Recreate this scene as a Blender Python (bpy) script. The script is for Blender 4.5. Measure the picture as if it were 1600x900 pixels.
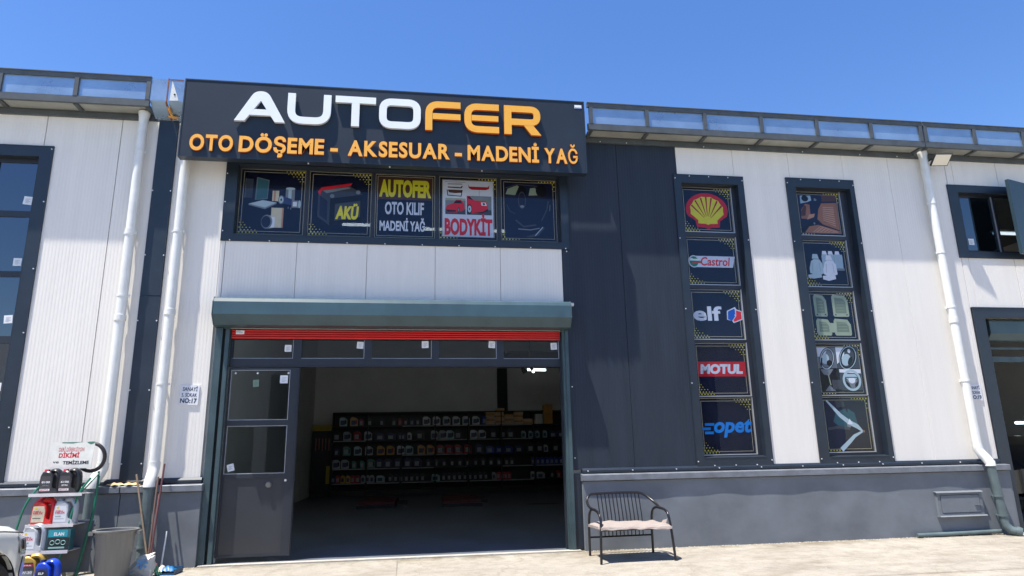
import bpy, math, random
from mathutils import Matrix, Vector
R = math.radians
random.seed(7)
S = 0.885            # layout units -> metres (wall panels are 1 m wide)
SC = bpy.context.scene
COL = SC.collection
for o in list(bpy.data.objects): bpy.data.objects.remove(o)

# ------------------------------------------------------------------ camera
cam = bpy.data.cameras.new('camera'); camo = bpy.data.objects.new('camera', cam); COL.objects.link(camo)
cam.sensor_width = 36; cam.lens = 36*1065/1600; cam.clip_end = 2000; cam.clip_start = .05
PITCH, YAW, ROLL = R(13.85), R(8.80), R(-1.165)
cp, sp, cy, sy = math.cos(PITCH), math.sin(PITCH), math.cos(YAW), math.sin(YAW)
fw = Vector((sy*cp, cy*cp, sp)); r0 = Vector((cy, -sy, 0)); u0 = r0.cross(fw)
rr = math.cos(ROLL)*r0 + math.sin(ROLL)*u0; uu = -math.sin(ROLL)*r0 + math.cos(ROLL)*u0
camo.matrix_world = Matrix(((rr.x, uu.x, -fw.x, 0), (rr.y, uu.y, -fw.y, -11.133*S), (rr.z, uu.z, -fw.z, 1.45*S), (0, 0, 0, 1)))
SC.camera = camo

# ------------------------------------------------------------------ sky, sun, exposure
SUN = Vector((-.29, -.158, 1)).normalized()          # towards the sun
w = bpy.data.worlds.new('World'); SC.world = w; w.use_nodes = True
nt = w.node_tree; bg = nt.nodes['Background']
sky = nt.nodes.new('ShaderNodeTexSky'); sky.sky_type = 'NISHITA'; sky.sun_disc = False
sky.sun_elevation = math.asin(SUN.z); sky.sun_rotation = math.atan2(SUN.x, SUN.y)
sky.altitude = 300; sky.air_density = 1.15; sky.dust_density = .35; sky.ozone_density = 3.0
hsv = nt.nodes.new('ShaderNodeHueSaturation'); hsv.inputs['Saturation'].default_value = 1.24; hsv.inputs['Hue'].default_value = .511
nt.links.new(sky.outputs[0], hsv.inputs['Color']); nt.links.new(hsv.outputs[0], bg.inputs[0]); bg.inputs[1].default_value = .108
sl = bpy.data.lights.new('sun', 'SUN'); slo = bpy.data.objects.new('sun', sl); COL.objects.link(slo)
sl.energy = 4.7; sl.angle = R(.55); sl.color = (1, .95, .87)
slo.rotation_euler = SUN.to_track_quat('Z', 'Y').to_euler(); slo.location = (0, 0, 30)
SC.view_settings.view_transform = 'Standard'; SC.view_settings.look = 'None'
SC.view_settings.exposure = 1.0; SC.view_settings.gamma = 1
SC.render.engine = 'CYCLES'; SC.cycles.max_bounces = 10; SC.cycles.transparent_max_bounces = 16

# ------------------------------------------------------------------ materials
def nodes(name):
    m = bpy.data.materials.new(name); m.use_nodes = True
    n = m.node_tree.nodes; return m, n, m.node_tree.links, n['Principled BSDF']
MC = {}
def pm(name, rgb, rough=.5, metal=0, var=.12, scale=3., bump=0., bscale=40., coat=0, spec=.5, stretch=None, rvar=0.):
    if name in MC: return MC[name]
    m, n, l, b = nodes(name)
    tc = n.new('ShaderNodeTexCoord'); mp = n.new('ShaderNodeMapping')
    l.new(tc.outputs['Object'], mp.inputs[0])
    if stretch: mp.inputs['Scale'].default_value = stretch
    nz = n.new('ShaderNodeTexNoise'); nz.inputs['Scale'].default_value = scale; nz.inputs['Detail'].default_value = 6; nz.inputs['Roughness'].default_value = .6
    l.new(mp.outputs[0], nz.inputs[0])
    mx = n.new('ShaderNodeMix'); mx.data_type = 'RGBA'
    mr = n.new('ShaderNodeMapRange'); mr.inputs[1].default_value = .3; mr.inputs[2].default_value = .7
    l.new(nz.outputs[0], mr.inputs[0]); l.new(mr.outputs[0], mx.inputs[0])
    mx.inputs[6].default_value = (*[max(0, c*(1-var)) for c in rgb], 1)
    mx.inputs[7].default_value = (*[min(1, c*(1+var)) for c in rgb], 1)
    l.new(mx.outputs[2], b.inputs['Base Color'])
    b.inputs['Roughness'].default_value = rough; b.inputs['Metallic'].default_value = metal
    b.inputs['Specular IOR Level'].default_value = spec
    b.inputs['Coat Weight'].default_value = coat; b.inputs['Coat Roughness'].default_value = .05
    if rvar:
        m2 = n.new('ShaderNodeMapRange'); m2.inputs[3].default_value = rough-rvar; m2.inputs[4].default_value = rough+rvar
        l.new(nz.outputs[0], m2.inputs[0]); l.new(m2.outputs[0], b.inputs['Roughness'])
    if bump:
        nb = n.new('ShaderNodeTexNoise'); nb.inputs['Scale'].default_value = bscale; nb.inputs['Detail'].default_value = 5
        l.new(mp.outputs[0], nb.inputs[0])
        bp = n.new('ShaderNodeBump'); bp.inputs['Strength'].default_value = bump; bp.inputs['Distance'].default_value = .01
        l.new(nb.outputs[0], bp.inputs['Height']); l.new(bp.outputs[0], b.inputs['Normal'])
    MC[name] = m; return m
def flat(name, rgb, rough=.6, spec=.12):             # printed ink
    if name in MC: return MC[name]
    return pm(name, rgb, rough, var=.05, scale=9, spec=spec)
def emit(name, rgb, s):
    m, n, l, b = nodes(name)
    b.inputs['Base Color'].default_value = (*rgb, 1); b.inputs['Emission Color'].default_value = (*rgb, 1); b.inputs['Emission Strength'].default_value = s
    return m
def glass(name, tint, ior=1.5, add=0., rough=.0, wob=0.):
    m = bpy.data.materials.new(name); m.use_nodes = True; n = m.node_tree.nodes; l = m.node_tree.links
    n.remove(n['Principled BSDF']); out = n['Material Output']
    t = n.new('ShaderNodeBsdfTransparent'); t.inputs[0].default_value = (*tint, 1)
    g = n.new('ShaderNodeBsdfGlossy'); g.inputs['Roughness'].default_value = rough; g.inputs[0].default_value = (.88, .94, 1, 1)
    fr = n.new('ShaderNodeFresnel'); fr.inputs[0].default_value = ior
    ad = n.new('ShaderNodeMath'); ad.operation = 'ADD'; ad.inputs[1].default_value = add; ad.use_clamp = True
    mx = n.new('ShaderNodeMixShader'); ge = n.new('ShaderNodeNewGeometry'); iv = n.new('ShaderNodeMath'); iv.operation = 'SUBTRACT'; iv.inputs[0].default_value = 1; l.new(ge.outputs['Backfacing'], iv.inputs[1])
    mu = n.new('ShaderNodeMath'); mu.operation = 'MULTIPLY'; l.new(fr.outputs[0], ad.inputs[0]); l.new(ad.outputs[0], mu.inputs[0]); l.new(iv.outputs[0], mu.inputs[1]); l.new(mu.outputs[0], mx.inputs[0])
    l.new(t.outputs[0], mx.inputs[1]); l.new(g.outputs[0], mx.inputs[2]); l.new(mx.outputs[0], out.inputs[0])
    if wob:
        tc = n.new('ShaderNodeTexCoord'); nb = n.new('ShaderNodeTexNoise'); nb.inputs['Scale'].default_value = 1.3
        l.new(tc.outputs['Object'], nb.inputs[0]); bp = n.new('ShaderNodeBump'); bp.inputs['Strength'].default_value = wob; bp.inputs['Distance'].default_value = .05
        l.new(nb.outputs[0], bp.inputs['Height']); l.new(bp.outputs[0], g.inputs['Normal'])
    return m

def streaks(m, amt, sc=(9, 9, .35)):
    n = m.node_tree.nodes; l = m.node_tree.links; b = n['Principled BSDF']; src = b.inputs['Base Color'].links[0].from_socket
    tc = n.new('ShaderNodeTexCoord'); mp = n.new('ShaderNodeMapping'); mp.inputs['Scale'].default_value = sc; nz = n.new('ShaderNodeTexNoise'); nz.inputs['Scale'].default_value = 1; nz.inputs['Detail'].default_value = 7
    l.new(tc.outputs['Object'], mp.inputs[0]); l.new(mp.outputs[0], nz.inputs[0]); r = n.new('ShaderNodeMapRange'); r.inputs[1].default_value = .45; r.inputs[2].default_value = .75; r.inputs[3].default_value = 1; r.inputs[4].default_value = 1-amt; l.new(nz.outputs[0], r.inputs[0])
    x = n.new('ShaderNodeMix'); x.data_type = 'RGBA'; x.blend_type = 'MULTIPLY'; x.inputs[0].default_value = 1; l.new(src, x.inputs[6]); l.new(r.outputs[0], x.inputs[7]); l.new(x.outputs[2], b.inputs['Base Color'])
WHITE = pm('white_panel_paint', (.79, .75, .685), .5, var=.03, scale=1.1, stretch=(6, 1, .5), spec=.3, rvar=.06)
NAVY = pm('anthracite_panel_paint', (.027, .036, .051), .5, var=.12, scale=1.2, stretch=(5, 1, .5), rvar=.08, spec=.25)
TRIM = pm('anthracite_trim_paint', (.018, .027, .040), .38, var=.15, scale=3, rvar=.08)
FRAME = pm('window_frame_paint', (.022, .027, .037), .4, var=.15, scale=3)
PLINTH = pm('plinth_render', (.165, .182, .20), .85, var=.16, scale=1.6, bump=.16, bscale=9)
CAPM = pm('plinth_cap_paint', (.17, .185, .21), .4, var=.18, scale=6, rvar=.12)
EAVE = pm('parapet_frame_paint', (.075, .085, .09), .5, var=.2, scale=6)
SOFF = pm('soffit_sheet', (.32, .33, .3), .6, var=.2, scale=3)
SKYP = pm('parapet_sheet', (.30, .41, .53), .3, metal=.55, var=.14, scale=2.2, rvar=.1)
RUST = pm('rust', (.22, .075, .03), .85, var=.4, scale=25)
FOAM = pm('orange_sealing_foam', (.75, .36, .08), .8, var=.2, scale=30, bump=.6)
BACKM = pm('steel_backing', (.02, .022, .025), .7)
TEAL = pm('shutter_box_paint', (.047, .09, .108), .36, var=.1, scale=2)
TEALD = pm('shutter_guide_paint', (.05, .085, .095), .42, var=.18, scale=4)
RED = pm('red_slat_paint', (.62, .018, .02), .35, var=.08, scale=5)
PVC = pm('white_pvc', (.74, .74, .70), .35, var=.07, scale=5)
PVCG = pm('grey_painted_pvc', (.10, .135, .14), .45, var=.2, scale=6)
SCREW = pm('screw_head', (.75, .75, .75), .35, metal=.3)
STK = pm('white_sticker', (.78, .8, .82), .6, var=.04)
STKG = pm('sticker_print', (.42, .45, .5), .6)
INWALL = pm('interior_wall_paint', (.74, .74, .70), .8, var=.08, scale=1)
INDARK = pm('interior_dark_paint', (.05, .05, .055), .8)
CEIL = pm('interior_ceiling', (.45, .45, .45), .8)
FLOORM = pm('interior_floor_screed', (.11, .125, .15), .42, var=.3, scale=1.2, stretch=(1, .5, 1), rvar=.12)
SHELFM = pm('dark_shelf_metal', (.012, .013, .015), .5)
GLASS = glass('window_glass', (.92, .94, .97), 1.42, .0, wob=.008)
GLASSB = glass('solar_window_glass', (.38, .48, .60), 1.5, .12, wob=.01)
GLASSD = glass('door_glass', (.66, .70, .72), 1.5, .0, wob=.008)
ALU = pm('bright_glazing_bead', (.45, .46, .48), .35, metal=.4)
TUBE = emit('lit_tube', (.80, .95, 1), 2.2)
TUBEF = emit('lit_tube_near', (.86, .96, 1), 45)
FACEW = pm('letter_white', (.80, .83, .86), .4, var=.03); FACEY = pm('letter_yellow', (.90, .43, .045), .4, var=.03)
FACEO = pm('letter_orange', (.92, .43, .06), .4, var=.04); SIDEW = pm('letter_side_white', (.55, .58, .62), .45); SIDEO = pm('letter_side_orange', (.62, .12, .01), .4)
BOARD = pm('sign_board_composite', (.023, .034, .050), .45, var=.1, scale=1.2, rvar=.05, spec=.25)
TYRE = pm('tyre_rubber', (.012, .012, .013), .8); RIM = pm('alloy_rim', (.55, .56, .58), .3, metal=.8)
GREENW = pm('green_wire_paint', (.01, .15, .085), .4); WOOD = pm('broom_handle_wood', (.17, .125, .085), .7, var=.25, stretch=(20, 20, 1))
BLKT = pm('black_tube_paint', (.014, .013, .015), .28, var=.2)

streaks(WHITE, .035, (5, 5, .5)); streaks(NAVY, .12, (5, 5, .5)); streaks(PVC, .10, (14, 14, 1.2)); streaks(PLINTH, .16, (2, 2, 3)); streaks(TEAL, .2, (5, 5, 3)); streaks(TEALD, .3, (10, 10, 1)); streaks(CAPM, .2, (7, 7, 7))
# ------------------------------------------------------------------ mesh builder
class M:
    def __init__(s): s.v = []; s.f = []; s.m = []
    def add(s, vs, fs, m=0):
        b = len(s.v); s.v += [tuple(p) for p in vs]; s.f += [tuple(b+i for i in f) for f in fs]; s.m += [m]*len(fs); return s
    def box(s, x0, x1, y0, y1, z0, z1, m=0):
        if x0 > x1: x0, x1 = x1, x0
        if y0 > y1: y0, y1 = y1, y0
        if z0 > z1: z0, z1 = z1, z0
        return s.add([(x, y, z) for z in (z0, z1) for y in (y0, y1) for x in (x0, x1)],
                     [(0, 2, 3, 1), (4, 5, 7, 6), (0, 1, 5, 4), (2, 6, 7, 3), (0, 4, 6, 2), (1, 3, 7, 5)], m)
    def prism(s, pts, y0, y1, m=0, ms=None, ch=0.):         # polygon in xz, extruded from y0 (front) to y1
        n = len(pts); ms = m if ms is None else ms
        if ch:
            cx = sum(p[0] for p in pts)/n; cz = sum(p[1] for p in pts)/n
            ww = max(p[0] for p in pts)-min(p[0] for p in pts); k = 1-2*ch/ww
            ins = [(cx+(x-cx)*k, cz+(z-cz)*k) for x, z in pts]
            vs = [(x, y0, z) for x, z in ins]+[(x, y0+ch, z) for x, z in pts]+[(x, y1-ch, z) for x, z in pts]+[(x, y1, z) for x, z in ins]
            fs = [tuple(range(n)), tuple(range(4*n-1, 3*n-1, -1))]
            s.add(vs, fs, m)
            b = len(s.v)-4*n
            for k2 in range(3):
                for i in range(n):
                    j = (i+1) % n; s.f.append((b+k2*n+j, b+k2*n+i, b+k2*n+n+i, b+k2*n+n+j)); s.m.append(ms)
            return s
        s.add([(x, y0, z) for x, z in pts]+[(x, y1, z) for x, z in pts], [tuple(range(n)), tuple(range(2*n-1, n-1, -1))], m)
        b = len(s.v)-2*n
        for i in range(n):
            j = (i+1) % n; s.f.append((b+j, b+i, b+n+i, b+n+j)); s.m.append(ms)
        return s
    def prismx(s, pts, x0, x1, m=0):                        # polygon in yz, extruded along x
        n = len(pts)
        s.add([(x0, y, z) for y, z in pts]+[(x1, y, z) for y, z in pts], [tuple(range(n)), tuple(range(2*n-1, n-1, -1))]+
              [((i+1) % n, i, n+i, n+(i+1) % n) for i in range(n)], m); return s
    def tube(s, path, r, n=10, m=0, cap=True):
        P = [Vector(p) for p in path]; rs = r if isinstance(r, (list, tuple)) else [r]*len(P)
        T = [(P[min(i+1, len(P)-1)]-P[max(i-1, 0)]).normalized() for i in range(len(P))]
        a = T[0].orthogonal().normalized(); rings = []
        for i, p in enumerate(P):
            a = (a-T[i]*a.dot(T[i])).normalized(); b = T[i].cross(a)
            rings.append([p+(a*math.cos(t)+b*math.sin(t))*rs[i] for t in [2*math.pi*k/n for k in range(n)]])
        b0 = len(s.v); s.v += [tuple(q) for ring in rings for q in ring]
        for i in range(len(P)-1):
            for k in range(n):
                s.f.append((b0+i*n+k, b0+i*n+(k+1) % n, b0+(i+1)*n+(k+1) % n, b0+(i+1)*n+k)); s.m.append(m)
        if cap:
            s.f.append(tuple(b0+k for k in range(n-1, -1, -1))); s.m.append(m)
            s.f.append(tuple(b0+(len(P)-1)*n+k for k in range(n))); s.m.append(m)
        return s
    def torus(s, c, R_, r, axis=(0, 1, 0), n=28, k=8, m=0, sx=1.):
        ax = Vector(axis).normalized(); a = ax.orthogonal().normalized(); b = ax.cross(a); c = Vector(c); b0 = len(s.v)
        for i in range(n):
            t = 2*math.pi*i/n; d = a*math.cos(t)+b*math.sin(t)
            for j in range(k):
                u = 2*math.pi*j/k; s.v.append(tuple(c+d*(R_+r*math.cos(u))+ax*r*math.sin(u)))
        for i in range(n):
            for j in range(k):
                s.f.append((b0+i*k+j, b0+((i+1) % n)*k+j, b0+((i+1) % n)*k+(j+1) % k, b0+i*k+(j+1) % k)); s.m.append(m)
        return s
    def lathe(s, prof, c=(0, 0, 0), n=28, m=0, sy=1.):      # prof [(r,z)...]
        b0 = len(s.v)
        for r, z in prof:
            for i in range(n):
                t = 2*math.pi*i/n; s.v.append((c[0]+r*math.cos(t), c[1]+r*math.sin(t)*sy, c[2]+z))
        for j in range(len(prof)-1):
            for i in range(n):
                s.f.append((b0+j*n+i, b0+j*n+(i+1) % n, b0+(j+1)*n+(i+1) % n, b0+(j+1)*n+i)); s.m.append(m)
        return s
    def sheet(s, f, nu, nv, m=0):
        b0 = len(s.v)
        for j in range(nv+1):
            for i in range(nu+1): s.v.append(tuple(f(i/nu, j/nv)))
        for j in range(nv):
            for i in range(nu):
                a = b0+j*(nu+1)+i; s.f.append((a, a+1, a+nu+2, a+nu+1)); s.m.append(m)
        return s
    def ribbon(s, pts, wd, y0, y1, m=0, ms=None, closed=False):
        n = len(pts); L = []; Rr = []
        for i in range(n):
            p = Vector(pts[i])
            a = Vector(pts[(i-1) % n]) if (closed or i > 0) else None; b = Vector(pts[(i+1) % n]) if (closed or i < n-1) else None
            d1 = (p-a).normalized() if a is not None else (b-p).normalized(); d2 = (b-p).normalized() if b is not None else d1
            n1 = Vector((-d1.y, d1.x)); n2 = Vector((-d2.y, d2.x)); mm = (n1+n2)
            mm = mm*2/max(mm.length_squared, 1.0)
            k = wd[i] if isinstance(wd, (list, tuple)) else wd
            L.append(p+mm*k); Rr.append(p-mm*k)
        b0 = len(s.v)
        for q in L+Rr: s.v.append((q.x, y0, q.y))
        for q in L+Rr: s.v.append((q.x, y1, q.y))
        ms = m if ms is None else ms
        for i in range(n if closed else n-1):
            j = (i+1) % n
            s.f.append((b0+i, b0+j, b0+n+j, b0+n+i)); s.m.append(m)
            if y0 != y1:
                s.f.append((b0+2*n+i, b0+3*n+i, b0+3*n+j, b0+2*n+j)); s.m.append(m)
                s.f.append((b0+i, b0+2*n+i, b0+2*n+j, b0+j)); s.m.append(ms)
                s.f.append((b0+n+i, b0+n+j, b0+3*n+j, b0+3*n+i)); s.m.append(ms)
        if not closed and y0 != y1:
            for i in (0, n-1): s.f.append((b0+i, b0+n+i, b0+3*n+i, b0+2*n+i)); s.m.append(ms)
        return s
    def xf(s, mat):
        s.v = [tuple(mat @ Vector(p)) for p in s.v]; return s
    def mesh(s, name, mats):
        me = bpy.data.meshes.new(name); me.from_pydata([(x*S, y*S, z*S) for x, y, z in s.v], [], s.f)
        for m in mats: me.materials.append(m)
        if len(mats) > 1: me.polygons.foreach_set('material_index', s.m)
        me.update(); return me
    def build(s, name, mats, parent=None, loc=(0, 0, 0), rz=0, smooth=False, label=None, kind=None):
        if not isinstance(mats, (list, tuple)): mats = [mats]
        me = s.mesh(name, mats)
        if smooth:
            me.polygons.foreach_set('use_smooth', [True]*len(me.polygons)); me.set_sharp_from_angle(angle=R(smooth if smooth > 1 else 40))
        return link(name, me, parent, loc, rz, label, kind)
def link(name, me, parent=None, loc=(0, 0, 0), rz=0, label=None, kind=None):
    o = bpy.data.objects.new(name, me); COL.objects.link(o); o.location = [c*S for c in loc]; o.rotation_euler = (0, 0, rz)
    if parent: o.parent = parent
    if label: o['label'] = label
    if kind: o['kind'] = kind
    return o
def tag(o, label, cat, group=None):
    o['label'] = label; o['category'] = cat
    if group: o['group'] = group
    return o
def thing(name, label, cat, loc=(0, 0, 0), rz=0, group=None):
    return tag(link(name, None, None, loc, rz), label, cat, group)
def struct(o): o['kind'] = 'structure'; return o
def copy_tree(o, parent=None):
    c = o.copy(); COL.objects.link(c); c.parent = parent
    for ch in o.children: copy_tree(ch, c)
    return c

# ------------------------------------------------------------------ text as mesh
TC = {}
def glyph(txt, bold=.0, shear=0.):
    k = (txt, bold, shear)
    if k in TC: return TC[k]
    c = bpy.data.curves.new('t', 'FONT'); c.body = txt; c.size = 1; c.offset = bold; c.shear = shear; c.resolution_u = 3 if len(txt) > 1 else 5
    o = bpy.data.objects.new('t', c); COL.objects.link(o)
    dg = bpy.context.evaluated_depsgraph_get(); me = bpy.data.meshes.new_from_object(o.evaluated_get(dg))
    vs = [(v.co.x, v.co.y) for v in me.vertices]; fs = [tuple(p.vertices) for p in me.polygons]
    edges = {}
    for f in fs:
        for i in range(len(f)): edges[(f[i], f[(i+1) % len(f)])] = 1
    bd = [e for e in edges if (e[1], e[0]) not in edges]
    bpy.data.objects.remove(o); bpy.data.curves.remove(c); bpy.data.meshes.remove(me)
    TC[k] = (vs, fs, bd); return TC[k]
def text(mb, txt, x0, x1, z0, z1, y, m, bold=.0, shear=0., depth=0, ms=None, uni=None):
    vs, fs, bd = glyph(txt, bold, shear)
    ax = min(v[0] for v in vs); bx = max(v[0] for v in vs); az = min(v[1] for v in vs); bz = max(v[1] for v in vs)
    if uni: az, bz = 0, .727                                   # cap height, keeps accents outside the box
    f = lambda p, yy: (x0+(p[0]-ax)/(bx-ax)*(x1-x0), yy, z0+(p[1]-az)/(bz-az)*(z1-z0))
    mb.add([f(p, y) for p in vs], fs, m)
    if depth:
        mb.add([f(p, y+depth) for p in vs], [tuple(reversed(q)) for q in fs], m)
        b = len(mb.v)-2*len(vs); n = len(vs)
        for i, j in bd: mb.f.append((b+j, b+i, b+n+i, b+n+j)); mb.m.append(m if ms is None else ms)

# ================================================================== ground, floors, sky surroundings
def ground_mat():
    m, n, l, b = nodes('yard_concrete'); tc = n.new('ShaderNodeTexCoord')
    def noise(sc, det=8, st=None):
        z = n.new('ShaderNodeTexNoise'); z.inputs['Scale'].default_value = sc; z.inputs['Detail'].default_value = det; z.inputs['Roughness'].default_value = .62
        if st:
            mp = n.new('ShaderNodeMapping'); mp.inputs['Scale'].default_value = st; l.new(tc.outputs['Object'], mp.inputs[0]); l.new(mp.outputs[0], z.inputs[0])
        else: l.new(tc.outputs['Object'], z.inputs[0])
        return z
    def ramp(src, p0, c0, p1, c1):
        r = n.new('ShaderNodeValToRGB'); r.color_ramp.elements[0].position = p0; r.color_ramp.elements[0].color = (*c0, 1)
        r.color_ramp.elements[1].position = p1; r.color_ramp.elements[1].color = (*c1, 1); l.new(src.outputs[0], r.inputs[0]); return r
    def mul(a, b_):
        x = n.new('ShaderNodeMix'); x.data_type = 'RGBA'; x.blend_type = 'MULTIPLY'; x.inputs[0].default_value = 1
        l.new(a, x.inputs[6]); l.new(b_, x.inputs[7]); return x.outputs[2]
    big = ramp(noise(.9, 8, (1, 1.6, 1)), .32, (.285, .257, .215), .68, (.385, .355, .30))
    spot = ramp(noise(7, 9), .34, (.82, .81, .79), .55, (1, 1, 1))
    fine = ramp(noise(45, 6), .3, (.86, .86, .86), .7, (1.06, 1.06, 1.06))
    vo = n.new('ShaderNodeTexVoronoi'); vo.feature = 'DISTANCE_TO_EDGE'; vo.inputs['Scale'].default_value = .42
    wz = noise(2.2, 6); vm = n.new('ShaderNodeVectorMath'); vm.operation = 'MULTIPLY_ADD'; vm.inputs[1].default_value = (.6, .6, 0)
    l.new(wz.outputs[1], vm.inputs[0]); l.new(tc.outputs['Object'], vm.inputs[2]); l.new(vm.outputs[0], vo.inputs[0])
    crack = ramp(vo, .0008, (.80, .78, .75), .004, (1, 1, 1))
    sep = n.new('ShaderNodeSeparateXYZ'); l.new(tc.outputs['Object'], sep.inputs[0])
    stain = ramp(noise(.55, 9, (1, 2.2, 1)), .56, (1, 1, 1), .74, (.74, .69, .62))
    oil = ramp(noise(2.6, 4), .68, (1, 1, 1), .76, (.66, .64, .62))
    track = ramp(noise(1.0, 5, (.12, 3.2, 1)), .52, (1, 1, 1), .70, (.88, .865, .85))
    near = n.new('ShaderNodeMapRange'); near.inputs[1].default_value = -.9; near.inputs[2].default_value = -.10; near.inputs[3].default_value = 0; near.inputs[4].default_value = 1; l.new(sep.outputs[1], near.inputs[0])
    nn = n.new('ShaderNodeMath'); nn.operation = 'MULTIPLY'; l.new(near.outputs[0], nn.inputs[0]); l.new(noise(3.5, 8, (1, .5, 1)).outputs[0], nn.inputs[1])
    dirt = n.new('ShaderNodeValToRGB'); dirt.color_ramp.elements[0].position = .36; dirt.color_ramp.elements[0].color = (1, 1, 1, 1); dirt.color_ramp.elements[1].position = .62; dirt.color_ramp.elements[1].color = (.60, .57, .48, 1); l.new(nn.outputs[0], dirt.inputs[0])
    c = mul(mul(mul(big.outputs[0], spot.outputs[0]), fine.outputs[0]), crack.outputs[0])
    c = mul(mul(mul(mul(c, stain.outputs[0]), oil.outputs[0]), track.outputs[0]), dirt.outputs[0])
    l.new(c, b.inputs['Base Color']); b.inputs['Roughness'].default_value = .9; b.inputs['Specular IOR Level'].default_value = .2
    bp = n.new('ShaderNodeBump'); bp.inputs['Strength'].default_value = .5; bp.inputs['Distance'].default_value = .02
    l.new(noise(22, 8).outputs[0], bp.inputs['Height']); l.new(bp.outputs[0], b.inputs['Normal'])
    return m
def gz(y): return -.012+(y*.036 if y > -12 else -12*.036) if y < 0 else -.012
GM = ground_mat()
g = M(); ys = [-700, -120, -40, -12, -6, -3, -1.5, -.6, 0, .05]; xs = [-500, -60, -20, -10, -5, 0, 5, 10, 20, 60, 500]
for j in range(len(ys)-1):
    for i in range(len(xs)-1):
        g.add([(xs[i], ys[j], gz(ys[j])), (xs[i+1], ys[j], gz(ys[j])), (xs[i+1], ys[j+1], gz(ys[j+1])), (xs[i], ys[j+1], gz(ys[j+1]))], [(0, 1, 2, 3)])
for (a, b_, c, d) in ((-500, 500, 26, 700), (-500, -12, .05, 26), (17, 500, .05, 26)):
    g.add([(a, c, -.012), (b_, c, -.012), (b_, d, -.012), (a, d, -.012)], [(0, 1, 2, 3)])
struct(g.build('ground', GM))
g = M(); g.box(-3.9, 10.4, .02, 19.2, -.2, 0); g.box(-11.9, -4.1, .02, 19.2, -.2, -.001); g.box(10.43, 16.9, .02, 19.2, -.2, -.001)
struct(g.build('floor', FLOORM))
g = M()                                                     # poured strip along the threshold, standing a little proud of the yard
g.box(-2.95, 2.72, -.14, .018, -.12, .004)
struct(g.build('threshold', pm('threshold_concrete', (.40, .37, .32), .85, var=.15, scale=8, bump=.4)))
g = M(); g.box(-.115, -.103, -12, -.145, -.6, -.5)
g = M(); n_ = 24
for i in range(n_):
    a, b_ = -.145-i*.5, -.145-(i+1)*.5; g.add([(-.12, a, gz(a)+.0035), (-.105, a, gz(a)+.0035), (-.105, b_, gz(b_)+.0035), (-.12, b_, gz(b_)+.0035)], [(0, 1, 2, 3)])
for (xa, ya, xb, yb) in ((-7, -2.6, 12, -2.72),):
    g.add([(xa, ya, gz(ya)+.0035), (xb, yb, gz(yb)+.0035), (xb, yb-.012, gz(yb)+.0035), (xa, ya-.012, gz(ya)+.0035)], [(0, 1, 2, 3)])
struct(g.build('ground_joint', pm('joint_dirt', (.20, .18, .15), .95)))
# loose grit and dirt where wall meets yard
g = M(); rnd = random.Random(3)
for i in range(900):
    side = rnd.random()
    x = rnd.uniform(2.75, 10.4) if side < .75 else rnd.uniform(-6, -2.9)
    y = -.10-abs(rnd.gauss(0, .05)) if rnd.random() < .8 else -rnd.uniform(.1, 3)
    r = rnd.uniform(.004, .015); z = gz(y)
    g.add([(x-r, y, z), (x+r, y-r*.4, z), (x, y+r, z), (x+r*.1, y, z+r*.9), (x+.2*r, y-r, z)], [(0, 4, 3), (4, 1, 3), (1, 2, 3), (2, 0, 3)])
o = g.build('grit', pm('grit_stones', (.34, .30, .24), .9, var=.4, scale=30)); o['kind'] = 'stuff'; o['label'] = 'loose grit along the foot of the grey plinth'

# ================================================================== the three units
def wall_panel(x0, x1, z0, z1, mat, parent, th=.06, name='wall_panel'):
    m = M(); pr = []; x = x0; p = .05; lo = .0009 if mat is WHITE else .0008
    k = math.floor(x0/p)
    brk = []
    while k*p < x1:
        for dx, y in ((.0, 0), (.021, 0), (.025, lo), (.046, lo)):
            xx = k*p+dx
            if x0 < xx < x1: brk.append((xx, y))
        k += 1
    pr = [(x0, .004)]+[(x0+.004, 0)]+[q for q in brk if x0+.006 < q[0] < x1-.006]+[(x1-.004, 0), (x1, .004)]
    n = len(pr)
    m.add([(x, y, z0) for x, y in pr]+[(x, y, z1) for x, y in pr], [(i, i+1, n+i+1, n+i) for i in range(n-1)])
    m.add([(x0, .004, z0), (x1, .004, z0), (x1, th, z0), (x0, th, z0), (x0, .004, z1), (x1, .004, z1), (x1, th, z1), (x0, th, z1)],
          [(0, 3, 2, 1), (4, 5, 6, 7), (1, 2, 6, 5), (3, 0, 4, 7), (2, 3, 7, 6)])
    return m.build(name, mat, parent)
def holed(m, x0, x1, z0, z1, y0, y1, holes, mi=0):
    xs = sorted({x0, x1, *[h[0] for h in holes if x0 < h[0] < x1], *[h[1] for h in holes if x0 < h[1] < x1]})
    for i in range(len(xs)-1):
        a, b = xs[i], xs[i+1]; mid = (a+b)/2; segs = [(z0, z1)]
        for h in holes:
            if h[0] < mid < h[1]:
                ns = []
                for s0, s1 in segs:
                    if h[2] > s0: ns.append((s0, min(s1, h[2])))
                    if h[3] < s1: ns.append((max(s0, h[3]), s1))
                segs = [q for q in ns if q[1]-q[0] > 1e-4]
        for s0, s1 in segs: m.box(a, b, y0, y1, s0, s1, mi)
def screws(pts, parent):
    m = M()
    for x, z, y in pts: m.tube([(x, y, z), (x, y-.010, z)], .011, 6)
    return m.build('screw_heads', SCREW, parent, kind='stuff')

main = thing('workshop_unit', 'car accessory workshop clad in white and anthracite panels under the big sign, number 17', 'building', (0, 0, 0))
left = thing('workshop_unit', 'neighbouring white panelled unit with the tall blue glazed window left of number 17', 'building', (0, 0, 0))
right = thing('workshop_unit', 'neighbouring unit at the right edge with recessed shutter and small upper window, number 19', 'building', (0, 0, 0))

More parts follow.
